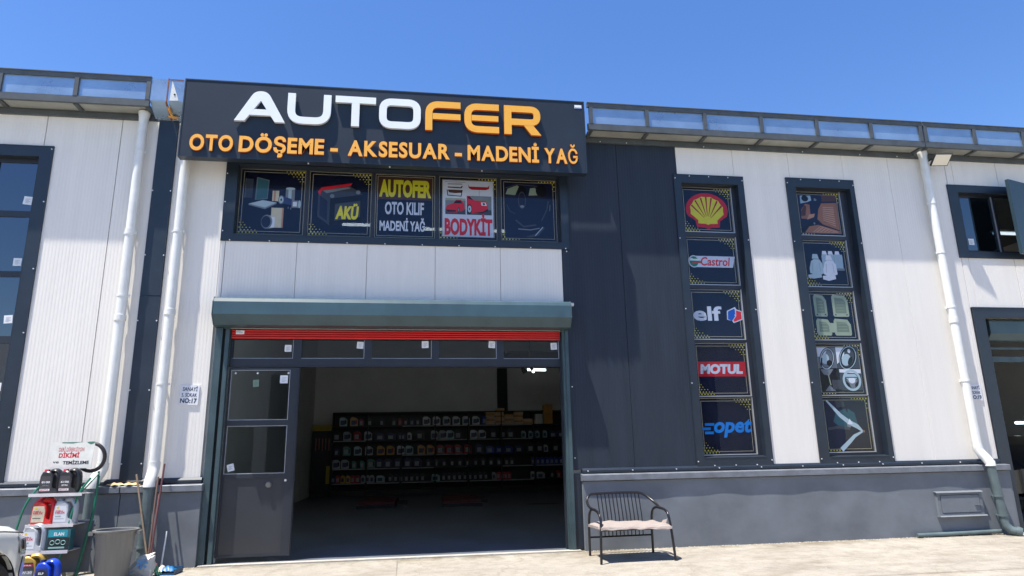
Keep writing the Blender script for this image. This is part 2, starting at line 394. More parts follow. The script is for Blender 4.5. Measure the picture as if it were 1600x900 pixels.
DOOR = (-2.79, 2.57, 0, 3.5); W1 = (4.9, 6.03, 1.36, 6.29); W2 = (7.17, 8.32, 1.33, 6.3); BAND = (-2.87, 2.63, 5.06, 6.3)
LW = (-7.4, -5.9, 1.4, 6.28); SW = (10.62, 12.4, 5.1, 6.33); RD = (10.66, 15.4, 0, 3.82)
shell = M(); holed(shell, -3.9, 10.42, 0, 6.98, .075, .22, [DOOR, W1, W2, BAND])
shell.box(-4.08, -3.9, .075, 19.2, 0, 6.98); shell.box(10.42, 10.58, .22, 19.2, 0, 6.98); shell.box(-3.9, 10.42, 19.0, 19.2, 0, 6.98)
shell.build('wall', [INWALL], main)
M().box(-3.9, 10.42, .22, 19.0, 6.80, 6.95).build('ceiling', CEIL, main)
M().box(-4.08, 10.42, -.0, 19.3, 6.985, 7.10).build('roof', EAVE, main)
sh = M(); holed(sh, -12, -4.08, 0, 6.98, .075, .22, [LW]); sh.box(-12, -11.85, .22, 12, 0, 6.98); sh.box(-11.85, -4.08, 11.8, 12, 0, 6.98); sh.box(-4.14, -4.081, .23, 11.8, 0, 6.98)
sh.build('wall', [INWALL], left); M().box(-12, -4.085, .0, 12, 6.985, 7.1).build('roof', EAVE, left)
sh = M(); holed(sh, 10.59, 17, 0, 6.98, .075, .22, [SW, RD]); sh.box(16.8, 17, .22, 12, 0, 6.98); sh.box(10.6, 16.8, 11.8, 12, 0, 6.98)
sh.build('wall', [INWALL], right); M().box(10.59, 17, .0, 12, 6.985, 7.1).build('roof', EAVE, right)
# interior: black steel column, downstand beam, mezzanine face
M().box(3.90, 4.34, 18.84, 18.98, 0, 5.25).build('steel_column', BACKM, main)
M().box(3.2, 10.4, 12.9, 13.2, 4.55, 5.1).build('downstand_beam', INDARK, main)

# cladding panels
for a, b in ((-8.12, -7.01), (-7.0, -5.885)):
    wall_panel(a, b, 6.3, 7.0, WHITE, left)
wall_panel(-5.875, -4.748, 1.21, 7.0, WHITE, left); wall_panel(-4.738, -4.165, 1.21, 7.0, WHITE, left)
wall_panel(-8.12, -7.42, 1.21, 6.29, WHITE, left)
wall_panel(-3.862, -3.045, 1.21, 6.98, WHITE, main)
wall_panel(-3.04, -2.975, 3.95, 4.95, WHITE, main)
xj = [-2.97, -1.845, -.712, .42, 1.53, 2.615]
for a, b in zip(xj, xj[1:]): wall_panel(a+.003, b-.003, 3.95, 4.95, WHITE, main)
wall_panel(2.622, 3.703, 1.21, 6.99, NAVY, main); wall_panel(3.708, 4.845, 1.21, 6.99, NAVY, main)
for a, b in zip([-3.03]+xj[1:-1]+[2.615], xj[1:-1]+[2.615, 2.62]):
    if b-a > .1: wall_panel(a+.004, b-.004, 6.31, 6.99, NAVY, main)
wall_panel(4.855, 5.973, 6.3, 7.0, WHITE, main); wall_panel(5.977, 7.098, 6.3, 7.0, WHITE, main); wall_panel(7.102, 8.223, 6.31, 7.0, WHITE, main)
wall_panel(8.227, 9.203, 6.31, 7.0, WHITE, main)
wall_panel(6.04, 7.16, 1.21, 6.298, WHITE, main); wall_panel(8.33, 9.203, 1.21, 6.308, WHITE, main)
wall_panel(9.207, 10.45, 1.21, 7.0, WHITE, main)
wall_panel(10.46, 10.61, 3.99, 7.0, WHITE, right)
for a, b in ((10.615, 11.6), (11.61, 12.7), (12.71, 13.9)):
    wall_panel(a, b, 3.99, 5.09, WHITE, right); wall_panel(a, b, 6.34, 7.0, WHITE, right)
wall_panel(12.42, 13.9, 5.1, 6.33, WHITE, right)
wall_panel(15.62, 17, 1.2, 7.0, WHITE, right)
for a, b in ((13.91, 14.9), (14.91, 15.61)): wall_panel(a, b, 3.99, 7.0, WHITE, right)
for a, b in ((-12, -11.3), (-11.29, -10.17), (-10.16, -9.14), (-9.13, -8.13)): wall_panel(a, b, 1.21, 7.0, WHITE, left)
# pillar flashing between the units
f = M(); f.box(-4.165, -3.862, -.03, .07, 1.19, 4.0); f.box(-4.163, -3.864, -.034, .07, 4.004, 7.0); f.build('pillar_flashing', TRIM, main)
# steel backing seen in joints
M().box(-8.1, -5.92, .062, .074, 6.3, 7.0).build('joint_backing', BACKM, left)
M().box(-5.9, -4.1, .062, .074, 1.2, 7.0).build('joint_backing', BACKM, left)

# base flashing and plinths
def plinth(x0, x1, parent, end=None):
    p = M(); nx = max(4, int((x1-x0)/.25))
    rnd = random.Random(int(x0*10))
    p.box(x0+.002, x1-.002, -.093, .07, -.3, 1.03)
    def fn(u, v):
        x = x0+(x1-x0)*u; z = -.3+1.33*v
        return (x, -.1+.0035*math.sin(x*3.1+z*2)+.0025*math.sin(x*7.7-z*5), z)
    p.sheet(fn, nx, 10)
    p.build('plinth', PLINTH, parent, smooth=True)
    M().prismx([(.06, 1.155), (-.138, 1.135), (-.146, 1.128), (-.146, 1.045), (-.136, 1.038), (.06, 1.04)], x0-.012, x1+.012).build('plinth_cap', CAPM, parent)
    M().prismx([(.07, 1.156), (.0, 1.157), (-.035, 1.16), (-.035, 1.2), (-.012, 1.235), (.0, 1.235), (.07, 1.21)], x0+.02, x1-.03).build('base_flashing', TRIM, parent)
plinth(2.79, 10.52, main); plinth(-4.09, -2.985, main); plinth(-12.0, -4.10, left)
# plinth right return
M().box(10.525, 10.55, -.09, .07, -.3, 1.03).build('plinth_return', PLINTH, main)

# ------------------------------------------------------------------ windows
def surround(w, outer, mat, parent, name='window_surround', y=-.022, depth=.2):
    x0, x1, z0, z1 = w; a0, a1, c0, c1 = outer
    m = M()
    m.box(a0, x0, y, -.003, c0, c1); m.box(x1, a1, y, -.003, c0, c1); m.box(x0, x1, y+.001, -.003, z1, c1); m.box(x0, x1, y+.001, -.003, c0, z0)
    e = .012                                            # folded reveal sheets
    m.box(x0, x0+e, y-.001, depth, z0, z1); m.box(x1-e, x1, y-.001, depth, z0, z1); m.box(x0+e, x1-e, y-.0015, depth, z1-e, z1)
    m.prismx([(y-.004, z0-.012), (y-.004, z0), (depth, z0+.035), (depth, z0-.012)], x0+e, x1-e)
    # outer drip bead
    m.box(a0-.006, a0, y-.004, 0, c0, c1); m.box(a1, a1+.006, y-.004, 0, c0, c1); m.box(a0-.008, a1+.008, y-.006, 0, c1, c1+.014)
    return m.build(name, mat, parent)

YP = .125     # plane of the glazing
GOLD = flat('print_gold', (.88, .74, .06)); GOLDL = flat('print_gold_line', (.42, .36, .22)); PBK = flat('print_navy', (.010, .013, .035), .5)
def film(name, rgb, a):
    m = bpy.data.materials.new(name); m.use_nodes = True; n = m.node_tree.nodes; l = m.node_tree.links; b = n['Principled BSDF']
    tc = n.new('ShaderNodeTexCoord'); nz = n.new('ShaderNodeTexNoise'); nz.inputs['Scale'].default_value = 2.5; l.new(tc.outputs['Object'], nz.inputs[0])
    mx = n.new('ShaderNodeMix'); mx.data_type = 'RGBA'; l.new(nz.outputs[0], mx.inputs[0])
    mx.inputs[6].default_value = (*[c*.8 for c in rgb], 1); mx.inputs[7].default_value = (*[c*1.2 for c in rgb], 1)
    l.new(mx.outputs[2], b.inputs['Base Color']); b.inputs['Roughness'].default_value = .5; b.inputs['Specular IOR Level'].default_value = .1; b.inputs['Alpha'].default_value = a
    return m
FILM = film('perforated_film_navy', (.007, .009, .026), .93)
PW = flat('print_white', (.62, .64, .68)); PY = flat('print_yellow', (.66, .58, .03)); PR = flat('print_red', (.55, .015, .025)); PRD = flat('print_dark_red', (.30, .012, .02))
PG = flat('print_grey', (.16, .18, .20)); PDG = flat('print_dark_grey', (.045, .05, .06)); PCR = flat('print_cream', (.52, .47, .33)); PTL = flat('print_teal', (.03, .10, .12))
PBR = flat('print_brown', (.26, .115, .065)); PBRL = flat('print_tan', (.40, .21, .13)); PBRD = flat('print_dark_brown', (.075, .03, .02)); PBL = flat('print_blue', (.01, .22, .62))
PGN = flat('print_green', (.01, .20, .11)); PSG = flat('print_sage', (.28, .33, .23)); PSGD = flat('print_dark_sage', (.15, .19, .13)); PLB = flat('print_pale_blue', (.36, .46, .50)); PBK2 = flat('print_black', (.006, .006, .008)); PBM = flat('print_mid_blue', (.03, .045, .13)); PELB = flat('print_logo_blue', (.01, .10, .45))
PM = [FILM, GOLD, GOLDL, PW, PY, PR, PRD, PG, PDG, PCR, PTL, PBR, PBRL, PBRD, PBL, PGN, PSG, PSGD, PLB, PBK2, PBM, PELB, PBK]
FI, GO, GL, WH, YE, RE, RD_, GR, DG, CR, TL, BR, BL_, BD, BU, GN, SG, SD, LB, BK, MB_, EB, NV = range(23)

class Poster:
    """flat printed film; u,v run 0..1 over its face, each ink layer a hair in front of the last"""
    def __init__(s, x0, x1, z0, z1):
        s.r = (x0, x1, z0, z1); s.m = M(); s.k = 0
        s.m.box(x0, x1, YP+.008, YP+.010, z0, z1, FI)
    def y(s): s.k += 1; return YP+.0075-.00022*s.k
    def P(s, u, v): x0, x1, z0, z1 = s.r; return (x0+(x1-x0)*u, z0+(z1-z0)*v)
    def poly(s, pts, m, y=None):
        y = y or s.y(); q = [s.P(*p) for p in pts]; s.m.add([(a, y, b) for a, b in q], [tuple(range(len(q)))], m)
    def rect(s, u0, v0, u1, v1, m): s.poly([(u0, v0), (u1, v0), (u1, v1), (u0, v1)], m)
    def ell(s, u, v, a, b, m, rot=0, t0=0, t1=360, n=26):
        q = []
        for i in range(n+(0 if t1-t0 == 360 else 1)):
            t = R(t0+(t1-t0)*i/n); x, y = a*math.cos(t), b*math.sin(t); c, d = math.cos(rot), math.sin(rot); q.append((u+x*c-y*d, v+x*d+y*c))
        s.poly(q, m)
    def line(s, pts, wd, m, closed=False):
        q = [s.P(*p) for p in pts]; y = s.y(); wd = [w*.5*(s.r[1]-s.r[0]) for w in wd] if isinstance(wd, list) else wd*.5*(s.r[1]-s.r[0]); s.m.ribbon(q, wd, y, y, m, closed=closed)
    def ring(s, u, v, a, b, wd, m, rot=0, t0=0, t1=360, n=30):
        q = []
        for i in range(n+(0 if t1-t0 == 360 else 1)):
            t = R(t0+(t1-t0)*i/n); x, y = a*math.cos(t), b*math.sin(t); c, d = math.cos(rot), math.sin(rot); q.append((u+x*c-y*d, v+x*d+y*c))
        s.line(q, wd, m, closed=(t1-t0 == 360))
    def text(s, t, u0, u1, v0, v1, m, bold=.0, shear=0., uni=None):
        a = s.P(u0, v0); b = s.P(u1, v1); text(s.m, t, a[0], b[0], a[1], b[1], s.y(), m, bold, shear, uni=uni)
    def frame(s):
        W = s.r[1]-s.r[0]; H = s.r[3]-s.r[2]
        for k, wd in ((.012, .011), (.06, .009)):
            a, b = k/W, k/H; s.line([(a, b), (1-a, b), (1-a, 1-b), (a, 1-b)], wd/W, GL, closed=True)
        y = s.y(); st = .056
        for cx, cz, sx, sz in ((s.r[1], s.r[3], -1, -1), (s.r[0], s.r[2], 1, 1)):
            for i in range(9):
                for j in range(7):
                    px = (i+.5*(j % 2)+.7)*st; pz = (j*.75+.7)*st
                    d = (px/.43)**1.0+(pz/.27)**1.0
                    if d > 1: continue
                    r = .023*(1.0-.6*d); x = cx+sx*px; z = cz+sz*pz
                    s.m.add([(x-r, y, z), (x, y, z-r*.8), (x+r, y, z), (x, y, z+r*.8)], [(0, 1, 2, 3)], GO)
    def build(s, parent, label): return s.m.build('poster', PM, parent, label=label)
def window(name_parent, w, outer, posters, label, trimmat=TRIM):
    pass

# glazing rows: list of (x0,x1,z0,z1) panes inside an opening; bars fill the rest
def glazing(parent, w, panes, gmat=GLASS, y=YP, bar=FRAME, bead=True):
    x0, x1, z0, z1 = w
    fr = M(); holed(fr, x0+.012, x1-.012, z0+.02, z1-.012, y-.02, y+.045, [(p[0], p[1], p[2], p[3]) for p in panes])
    # sloped sill piece under the frame keeps the gap closed
    fr.build('window_frame', bar, parent)
    for p in panes:
        M().box(p[0]-.004, p[1]+.004, y, y+.006, p[2]-.004, p[3]+.004).build('pane', gmat, parent)
        if bead:
            b = M(); b.box(p[0], p[1], y-.027, y-.001, p[2], p[2]+.012); b.box(p[1]-.010, p[1], y-.027, y-.001, p[2]+.012, p[3])
            b.build('glazing_bead', ALU, parent)

def make_window(parent, w, outer, panes, gmat=GLASS, name='window', label=None, bead=True):
    root = link(name, None, parent, (0, 0, 0), label=label)
    surround(w, outer, TRIM, root); glazing(root, w, panes, gmat, bead=bead); return root

zb = [(5.37, 6.265), (4.37, 5.29), (3.375, 4.30), (2.38, 3.325), (1.375+.02, 2.365)]
p1 = [(4.935, 5.935, a, b) for a, b in zb]
win1 = make_window(main, W1, (4.775, 6.13, 1.2, 6.43), p1, label='tall window with five oil brand posters')
p2 = [(7.225, 8.16, a, b) for a, b in zb]
win2 = make_window(main, W2, (7.0, 8.395, 1.2, 6.455), p2, label='tall window with five car interior posters')
bx = [(-2.85, -1.78), (-1.725, -.67), (-.62, .42), (.48, 1.51), (1.57, 2.585)]
pb = [(a, b, 5.10, 6.275) for a, b in bx]
band = make_window(main, BAND, (-3.04, 2.75, 4.935, 6.43), pb, label='wide window band with five posters under the sign', bead=False)
zl = [(5.38, 6.2), (4.39, 5.28), (3.37, 4.30), (2.40, 3.26), (1.46, 2.30)]
pl = [(-7.33, -6.62, a, b) for a, b in zl]+[(-6.54, -5.965, a, b) for a, b in zl]
winl = make_window(left, LW, (-7.58, -5.72, 1.23, 6.44), pl, GLASSB, label='tall multi-pane window with blue reflections', bead=False)
psm = [(10.70, 11.44, 5.16, 6.27)]
fr = link('window', None, right, (0, 0, 0), label='small upper window with an opened dark sash')
surround(SW, (10.42, 12.58, 4.97, 6.455), TRIM, fr)
m = M(); holed(m, SW[0]+.012, SW[1]-.012, SW[2]+.02, SW[3]-.012, YP-.02, YP+.045, psm+[(11.53, 12.33, 5.16, 6.27)]); m.build('window_frame', FRAME, fr)
M().box(10.696, 11.444, YP, YP+.006, 5.156, 6.274).build('pane', GLASSB, fr)
M().box(11.445, 11.47, YP-.03, YP-.021, 5.14, 6.29).build('glazing_bead', ALU, fr)
# opened sash, hinged on its far jamb and swung outwards
sr = M(); sr.box(-.98, 0, -.03, .03, 0, 1.5, 0); so = sr.build('open_sash', pm('sash_paint', (.022, .045, .06), .33, var=.1), fr, (12.38, -.05, 4.985), R(17))
def stickers(lst, parent, y):
    for x, z, s_, t in lst:
        m = M(); m.add([(x+s_*(a*math.cos(t)-b*math.sin(t)), y, z+s_*(a*math.sin(t)+b*math.cos(t))) for a, b in ((-.5, -.5), (.5, -.5), (.5, .55), (-.5, .55))], [(0, 1, 2, 3)])
        for k in range(4):
            u = -.3+.16*k; m.add([(x+s_*a, y-.001, z+s_*b) for a, b in ((-.28, u), (.28 if k % 2 else .1, u), (.28 if k % 2 else .1, u+.07), (-.28, u+.07))], [(0, 1, 2, 3)], 1)
        m.build('sticker', [STK, STKG], parent)
stickers([(-6.05, 5.56, .13, -.1), (-6.06, 4.54, .12, 0), (-6.06, 3.63, .12, .08), (-6.07, 2.6, .12, 0)], winl, YP-.004)
stickers([(10.86, 5.34, .12, 0)], fr, YP-.004)

# ---- posters of the band
P_ = Poster(*pb[0]); P_.frame()
P_.rect(.09, .55, .20, .84, DG); P_.line([(.085, .55), (.085, .85)], .008, PM.index(PG)); P_.poly([(.24, .52), (.43, .54), (.44, .83), (.25, .87)], GR); P_.poly([(.255, .53), (.42, .55), (.43, .82), (.265, .855)], TL)
P_.poly([(.15, .46), (.36, .52), (.57, .49), (.40, .41)], LB); P_.poly([(.15, .46), (.40, .41), (.57, .49), (.57, .47), (.40, .385), (.15, .44)], GR)
P_.rect(.50, .51, .60, .67, CR); P_.rect(.52, .51, .55, .67, BL_); P_.rect(.70, .53, .84, .71, GR); P_.ell(.77, .71, .07, .018, LB); P_.rect(.74, .53, .79, .69, LB)
P_.poly([(.63, .48), (.80, .46), (.80, .55), (.63, .60)], MB_); P_.ell(.635, .535, .045, .065, GR); P_.ell(.637, .535, .033, .05, LB); P_.ell(.637, .535, .012, .02, BK)
P_.rect(.80, .42, .92, .53, GR); P_.ell(.92, .475, .02, .06, LB); P_.rect(.82, .44, .88, .51, WH); P_.line([(.75, .40), (.75, .43)], .012, GR); P_.line([(.79, .39), (.79, .42)], .012, GR)
P_.rect(.50, .11, .66, .41, CR); P_.rect(.66, .11, .685, .41, BL_); P_.poly([(.44, .09), (.62, .12), (.62, .26), (.44, .30)], CR); P_.rect(.50, .115, .56, .27, PM.index(PW)); P_.ell(.44, .195, .085, .105, GR); P_.ell(.43, .195, .07, .088, NV)
P_.build(band, 'poster of car filters'); 
P_ = Poster(*pb[1]); P_.frame()
P_.poly([(.15, .30), (.34, .17), (.34, .58), (.15, .70)], DG); P_.poly([(.34, .17), (.86, .26), (.86, .66), (.34, .58)], BK); P_.poly([(.15, .70), (.62, .80), (.86, .66), (.34, .58)], DG)
P_.poly([(.14, .68), (.20, .75), (.68, .83), (.66, .79), (.2, .70), (.18, .62)], RE); P_.poly([(.22, .70), (.62, .77), (.66, .75), (.28, .66)], GR); P_.ell(.37, .62, .035, .03, GR); P_.ell(.78, .69, .035, .03, GR)
P_.poly([(.18, .32), (.30, .24), (.30, .54), (.18, .62)], NV); P_.poly([(.42, .24), (.82, .31), (.82, .56), (.42, .50)], DG)
P_.text('AKÜ', .43, .80, .28, .47, YE, .05, .12, uni=1); P_.build(band, 'poster of a car battery')
P_ = Poster(*pb[2]); P_.k += 1
for k, wd in ((.012, .011), (.045, .009)):
    a, b = k/1.04, k/1.175; P_.line([(a, b), (1-a, b), (1-a, 1-b), (a, 1-b)], wd, GL, closed=True)
P_.rect(.05, .60, .95, .955, BD)
P_.text('AUTOFER', .07, .93, .635, .915, YE, .055); P_.text('OTO KILIF', .17, .81, .365, .565, WH, .03); P_.text('MADENİ YAĞ', .09, .86, .12, .27, WH, .03, uni=1); P_.build(band, 'yellow and white lettered poster')
P_ = Poster(*pb[3]); P_.frame(); P_.rect(.065, .055, .93, .94, WH)
P_.line([(.10, .915), (.45, .915)], .006, BD); P_.line([(.15, .88), (.40, .885)], .012, BD); P_.line([(.15, .83), (.38, .825), (.40, .855)], .022, BD)
P_.poly([(.15, .79), (.40, .79), (.39, .745), (.27, .735), (.17, .745)], BD); P_.line([(.14, .79), (.15, .70), (.38, .69), (.40, .79)], .014, BK); P_.poly([(.50, .885), (.52, .85), (.84, .85), (.87, .885), (.86, .82), (.80, .80), (.56, .80), (.51, .825)], RD_); P_.line([(.69, .80), (.69, .70)], .004, BD)
P_.rect(.11, .40, .455, .655, GR); P_.rect(.11, .40, .455, .49, DG); P_.rect(.11, .62, .455, .655, PM.index(PSG))
P_.poly([(.12, .49), (.14, .54), (.24, .57), (.29, .63), (.38, .63), (.43, .57), (.44, .48), (.33, .43), (.15, .43)], RE); P_.poly([(.25, .575), (.29, .62), (.37, .62), (.40, .575)], BK); P_.poly([(.13, .47), (.29, .465), (.29, .44), (.15, .435)], BK); P_.ell(.335, .47, .022, .04, BK); P_.ell(.335, .47, .013, .026, GR)
P_.rect(.475, .40, .90, .70, GR); P_.rect(.475, .40, .90, .48, DG); P_.rect(.60, .61, .90, .65, PM.index(PSGD))
P_.poly([(.475, .48), (.475, .70), (.52, .70), (.60, .63), (.80, .62), (.83, .58), (.84, .48), (.74, .44), (.56, .42)], RE); P_.poly([(.49, .66), (.50, .69), (.54, .68), (.58, .63)], BK); P_.poly([(.72, .60), (.80, .60), (.82, .55), (.73, .55)], WH); P_.poly([(.745, .59), (.785, .59), (.79, .562), (.75, .562)], BK)
P_.poly([(.58, .44), (.74, .45), (.84, .50), (.84, .47), (.74, .43)], BK); P_.ell(.522, .49, .045, .075, BK); P_.ell(.522, .49, .032, .055, LB); P_.ell(.522, .49, .01, .017, BK)
P_.text('BODYKİT', .10, .91, .09, .335, RE, .045, uni=1); P_.build(band, 'white poster with two red sports cars')
P_ = Poster(*pb[4]); P_.frame(); P_.rect(.07, .06, .93, .94, NV)
P_.poly([(.09, .75), (.13, .84), (.30, .90), (.33, .88), (.26, .74)], SG); P_.poly([(.50, .74), (.53, .86), (.62, .87), (.67, .75)], SG); P_.line([(.09, .85), (.30, .915), (.60, .90), (.80, .86)], .02, DG)
P_.ell(.38, .79, .08, .1, BK); P_.ell(.73, .82, .10, .1, BK); P_.ell(.38, .66, .07, .14, DG); P_.ell(.38, .66, .058, .12, NV)
P_.line([(.11, .58), (.16, .48), (.26, .44)], .012, DG); P_.ell(.38, .56, .035, .02, GR); P_.line([(.26, .34), (.4, .24), (.62, .27)], .03, DG); P_.line([(.30, .2), (.52, .19), (.68, .22)], .02, GR)
P_.poly([(.43, .08), (.60, .13), (.74, .24), (.78, .23), (.66, .10), (.52, .07)], DG); P_.line([(.60, .10), (.74, .24)], .014, LB); P_.line([(.72, .34), (.82, .52), (.85, .66)], .02, DG); P_.line([(.87, .5), (.88, .6)], .008, GR); P_.build(band, 'dark poster of a car interior')
# ---- posters of tall window one
P_ = Poster(*p1[0]); P_.frame()
def shellpts(k, drop=0):
    q = []
    for i in range(0, 33):
        t = R(-22+i*(224/32)); q.append((.5+k*.41*math.cos(t), .50+k*.37*math.sin(t)))
    return q+[(.5-k*.24, .26-drop), (.5-k*.22, .50-k*.38), (.5-.07, .50-k*.39), (.5, .5-k*.42), (.57, .5-k*.39), (.5+k*.22, .5-k*.38), (.5+k*.24, .26-drop)]
P_.poly(shellpts(1), RE)
sc = []
for i in range(57):
    t = R(-16+i*(212/56)); r = .335-.018*abs(math.sin(i/56*math.pi*7)) ; sc.append((.5+r*math.cos(t), .49+r*.92*math.sin(t)))
P_.poly(sc+[(.315, .27), (.31, .20), (.45, .195), (.5, .175), (.55, .195), (.69, .20), (.685, .27)], YE)
for a in (24, 48, 71, 90, 109, 132, 156):
    t = R(a); P_.line([(.5+.07*math.cos(t), .30+.06*math.sin(t)), (.5+.325*math.cos(t)*1.0, .47+.31*math.sin(t))], [.008, .034], RD_)
P_.build(win1, 'poster with red and yellow scallop emblem')
P_ = Poster(*p1[1]); P_.frame(); P_.poly([(.16, .37), (.90, .37), (.96, .60), (.16, .60)], WH); P_.ell(.16, .485, .105, .125, WH); P_.ell(.16, .485, .085, .105, GN); P_.poly([(.10, .56), (.08, .50), (.26, .50), (.27, .54), (.16, .535)], WH); P_.poly([(.14, .50), (.30, .50), (.30, .45), (.17, .45)], GN); P_.line([(.10, .43), (.16, .46), (.30, .455)], .018, RE)
P_.text('Castrol', .29, .86, .40, .58, RE, .02, .2); P_.build(win1, 'poster with green, white and red oil brand logo')
P_ = Poster(*p1[2]); P_.frame(); P_.text('elf', .06, .60, .37, .66, WH, .03)
P_.poly([(.70, .57), (.86, .65), (.89, .60), (.99, .57), (.99, .40), (.81, .33), (.79, .37), (.69, .40)], WH); P_.poly([(.72, .56), (.85, .62), (.86, .48), (.78, .37), (.71, .41)], EB); P_.poly([(.875, .585), (.97, .555), (.97, .415), (.825, .355), (.81, .39), (.87, .47)], RE); P_.ell(.85, .49, .012, .012, WH); P_.build(win1, 'poster with white lettered oil brand logo')
P_ = Poster(*p1[3]); P_.frame(); P_.rect(.06, .37, .95, .645, RE); P_.text('MOTUL', .10, .89, .415, .60, WH, .06, .1); P_.build(win1, 'poster with white lettering on red bar')
P_ = Poster(*p1[4]); P_.frame(); P_.text('opet', .26, .96, .30, .62, BU, .035, .22); P_.line([(.10, .53), (.27, .53)], .045, BU); P_.line([(.05, .455), (.2, .455)], .045, BU); P_.line([(.09, .385), (.25, .385)], .045, BU); P_.build(win1, 'poster with bright blue fuel brand logo')
# ---- posters of tall window two
P_ = Poster(*p2[0]); P_.frame(); P_.rect(.07, .065, .93, .93, NV)
P_.poly([(.12, .72), (.13, .90), (.36, .91), (.37, .80), (.28, .76)], LB); P_.ell(.23, .84, .075, .07, BK); P_.poly([(.42, .80), (.44, .86), (.49, .82), (.47, .79)], GR)
P_.poly([(.10, .38), (.12, .58), (.22, .72), (.32, .70), (.31, .48), (.24, .38)], BR); P_.poly([(.12, .55), (.20, .69), (.24, .66), (.2, .45), (.11, .44)], BD); P_.poly([(.22, .36), (.38, .42), (.41, .50), (.28, .48)], BL_)
P_.poly([(.60, .78), (.90, .80), (.92, .93), (.60, .92)], BD); P_.poly([(.45, .38), (.50, .60), (.58, .74), (.92, .76), (.92, .14), (.55, .27)], BR)
P_.poly([(.58, .34), (.60, .66), (.84, .66), (.84, .22)], BL_)
for k in range(8): P_.line([(.60-.003*k, .63-.042*k), (.84, .625-.052*k)], .009, BD)
P_.poly([(.14, .07), (.25, .21), (.45, .25), (.92, .12), (.92, .07)], BR); P_.poly([(.30, .08), (.50, .23), (.86, .12), (.88, .08)], BL_)
for k in range(5): P_.line([(.36+.08*k, .09), (.52+.06*k, .21-.022*k)], .008, BD)
P_.poly([(.07, .15), (.30, .30), (.48, .33), (.48, .28), (.25, .22), (.12, .07), (.07, .07)], BK); P_.ell(.37, .28, .02, .025, GR); P_.build(win2, 'poster of tan leather car seats')
P_ = Poster(*p2[1]); P_.frame()
def seat(u, v, s_, c1, c2):
    P_.poly([(u-.075*s_, v+.32*s_), (u-.05*s_, v+.42*s_), (u+.05*s_, v+.42*s_), (u+.075*s_, v+.32*s_)], c1)
    P_.poly([(u-.15*s_, v+.02), (u-.15*s_, v+.12*s_), (u-.10*s_, v+.27*s_), (u-.04*s_, v+.31*s_), (u+.08*s_, v+.31*s_), (u+.14*s_, v+.22*s_), (u+.15*s_, v+.02), (u+.05, v-.03), (u-.06, v-.02)], c1)
    P_.line([(u-.09*s_, v+.05), (u-.07*s_, v+.24*s_)], .006, c2); P_.line([(u+.08*s_, v+.05), (u+.07*s_, v+.24*s_)], .006, c2)
for a, b in ((.44, .56), (.58, .70), (.70, .88)): P_.poly([(a, .40), (a-.01, .66), (a+.01, .70), (b, .70), (b+.01, .66), (b, .40)], LB)
for a in (.50, .63, .78): P_.poly([(a-.055, .70), (a-.04, .77), (a+.04, .77), (a+.055, .70)], PM.index(PW))
P_.rect(.68, .36, .90, .41, GR); P_.line([(.57, .42), (.57, .68)], .006, GR); P_.line([(.70, .42), (.70, .68)], .006, GR)
seat(.29, .28, 1., LB, GR); seat(.58, .26, 1.0, WH, GR)
P_.poly([(.09, .20), (.09, .26), (.25, .28), (.38, .26), (.38, .21), (.2, .18)], LB); P_.poly([(.40, .17), (.40, .24), (.55, .26), (.68, .24), (.68, .18), (.52, .14)], WH); P_.build(win2, 'poster of pale seat covers')
P_ = Poster(*p2[2]); P_.frame()
for (a, b, c, d) in ((.13, .48, .40, .93), (.52, .48, .86, .93), (.13, .10, .44, .44), (.50, .10, .86, .44)):
    P_.poly([(a, b+.03), (a+.02, b), (c-.02, b), (c, b+.03), (c, d-.12), (c-.06, d-.02), (a+.03, d), (a, d-.05)], SG)
    P_.poly([(a+.05, b+.07), (c-.05, b+.07), (c-.05, d-.15), (c-.10, d-.08), (a+.06, d-.06)], SD)
    for k in range(4): P_.line([(a+.08, b+.12+.06*k), (c-.08, b+.12+.06*k)], .006, SG)
    if b > .4: P_.ell(a+.05, b+.04, .014, .014, BK); P_.ell(c-.05, b+.04, .014, .014, BK)
P_.poly([(.38, .35), (.56, .35), (.54, .16), (.40, .16)], SG); P_.build(win2, 'poster of beige car floor mats')
P_ = Poster(*p2[3]); P_.frame(); P_.rect(.07, .07, .93, .93, BK)
P_.rect(.07, .52, .45, .92, PG and GR); P_.poly([(.07, .74), (.07, .92), (.30, .92), (.22, .76)], WH); P_.ring(.26, .70, .13, .20, .05, DG, -.35); P_.ring(.26, .70, .13, .20, .016, LB, -.35); P_.ell(.22, .70, .08, .10, LB, -.35); P_.ell(.30, .62, .06, .055, BK, .6); P_.line([(.12, .56), (.15, .72)], .03, BK)
P_.rect(.45, .52, .93, .92, DG); P_.poly([(.46, .60), (.46, .92), (.66, .92), (.62, .74)], WH); P_.ring(.70, .72, .15, .22, .06, BK, -.5); P_.ring(.70, .72, .16, .23, .014, LB, -.5); P_.ell(.66, .68, .09, .12, LB, -.5); P_.ell(.74, .66, .04, .09, BK, -.5); P_.ell(.74, .85, .03, .04, WH)
P_.rect(.07, .09, .45, .50, PBRD and BK); P_.poly([(.09, .50), (.36, .50), (.26, .38), (.15, .40)], GR); P_.poly([(.14, .09), (.24, .20), (.36, .09)], GR); P_.line([(.24, .40), (.27, .20)], .02, PM.index(PSG)); P_.rect(.30, .12, .48, .30, DG)
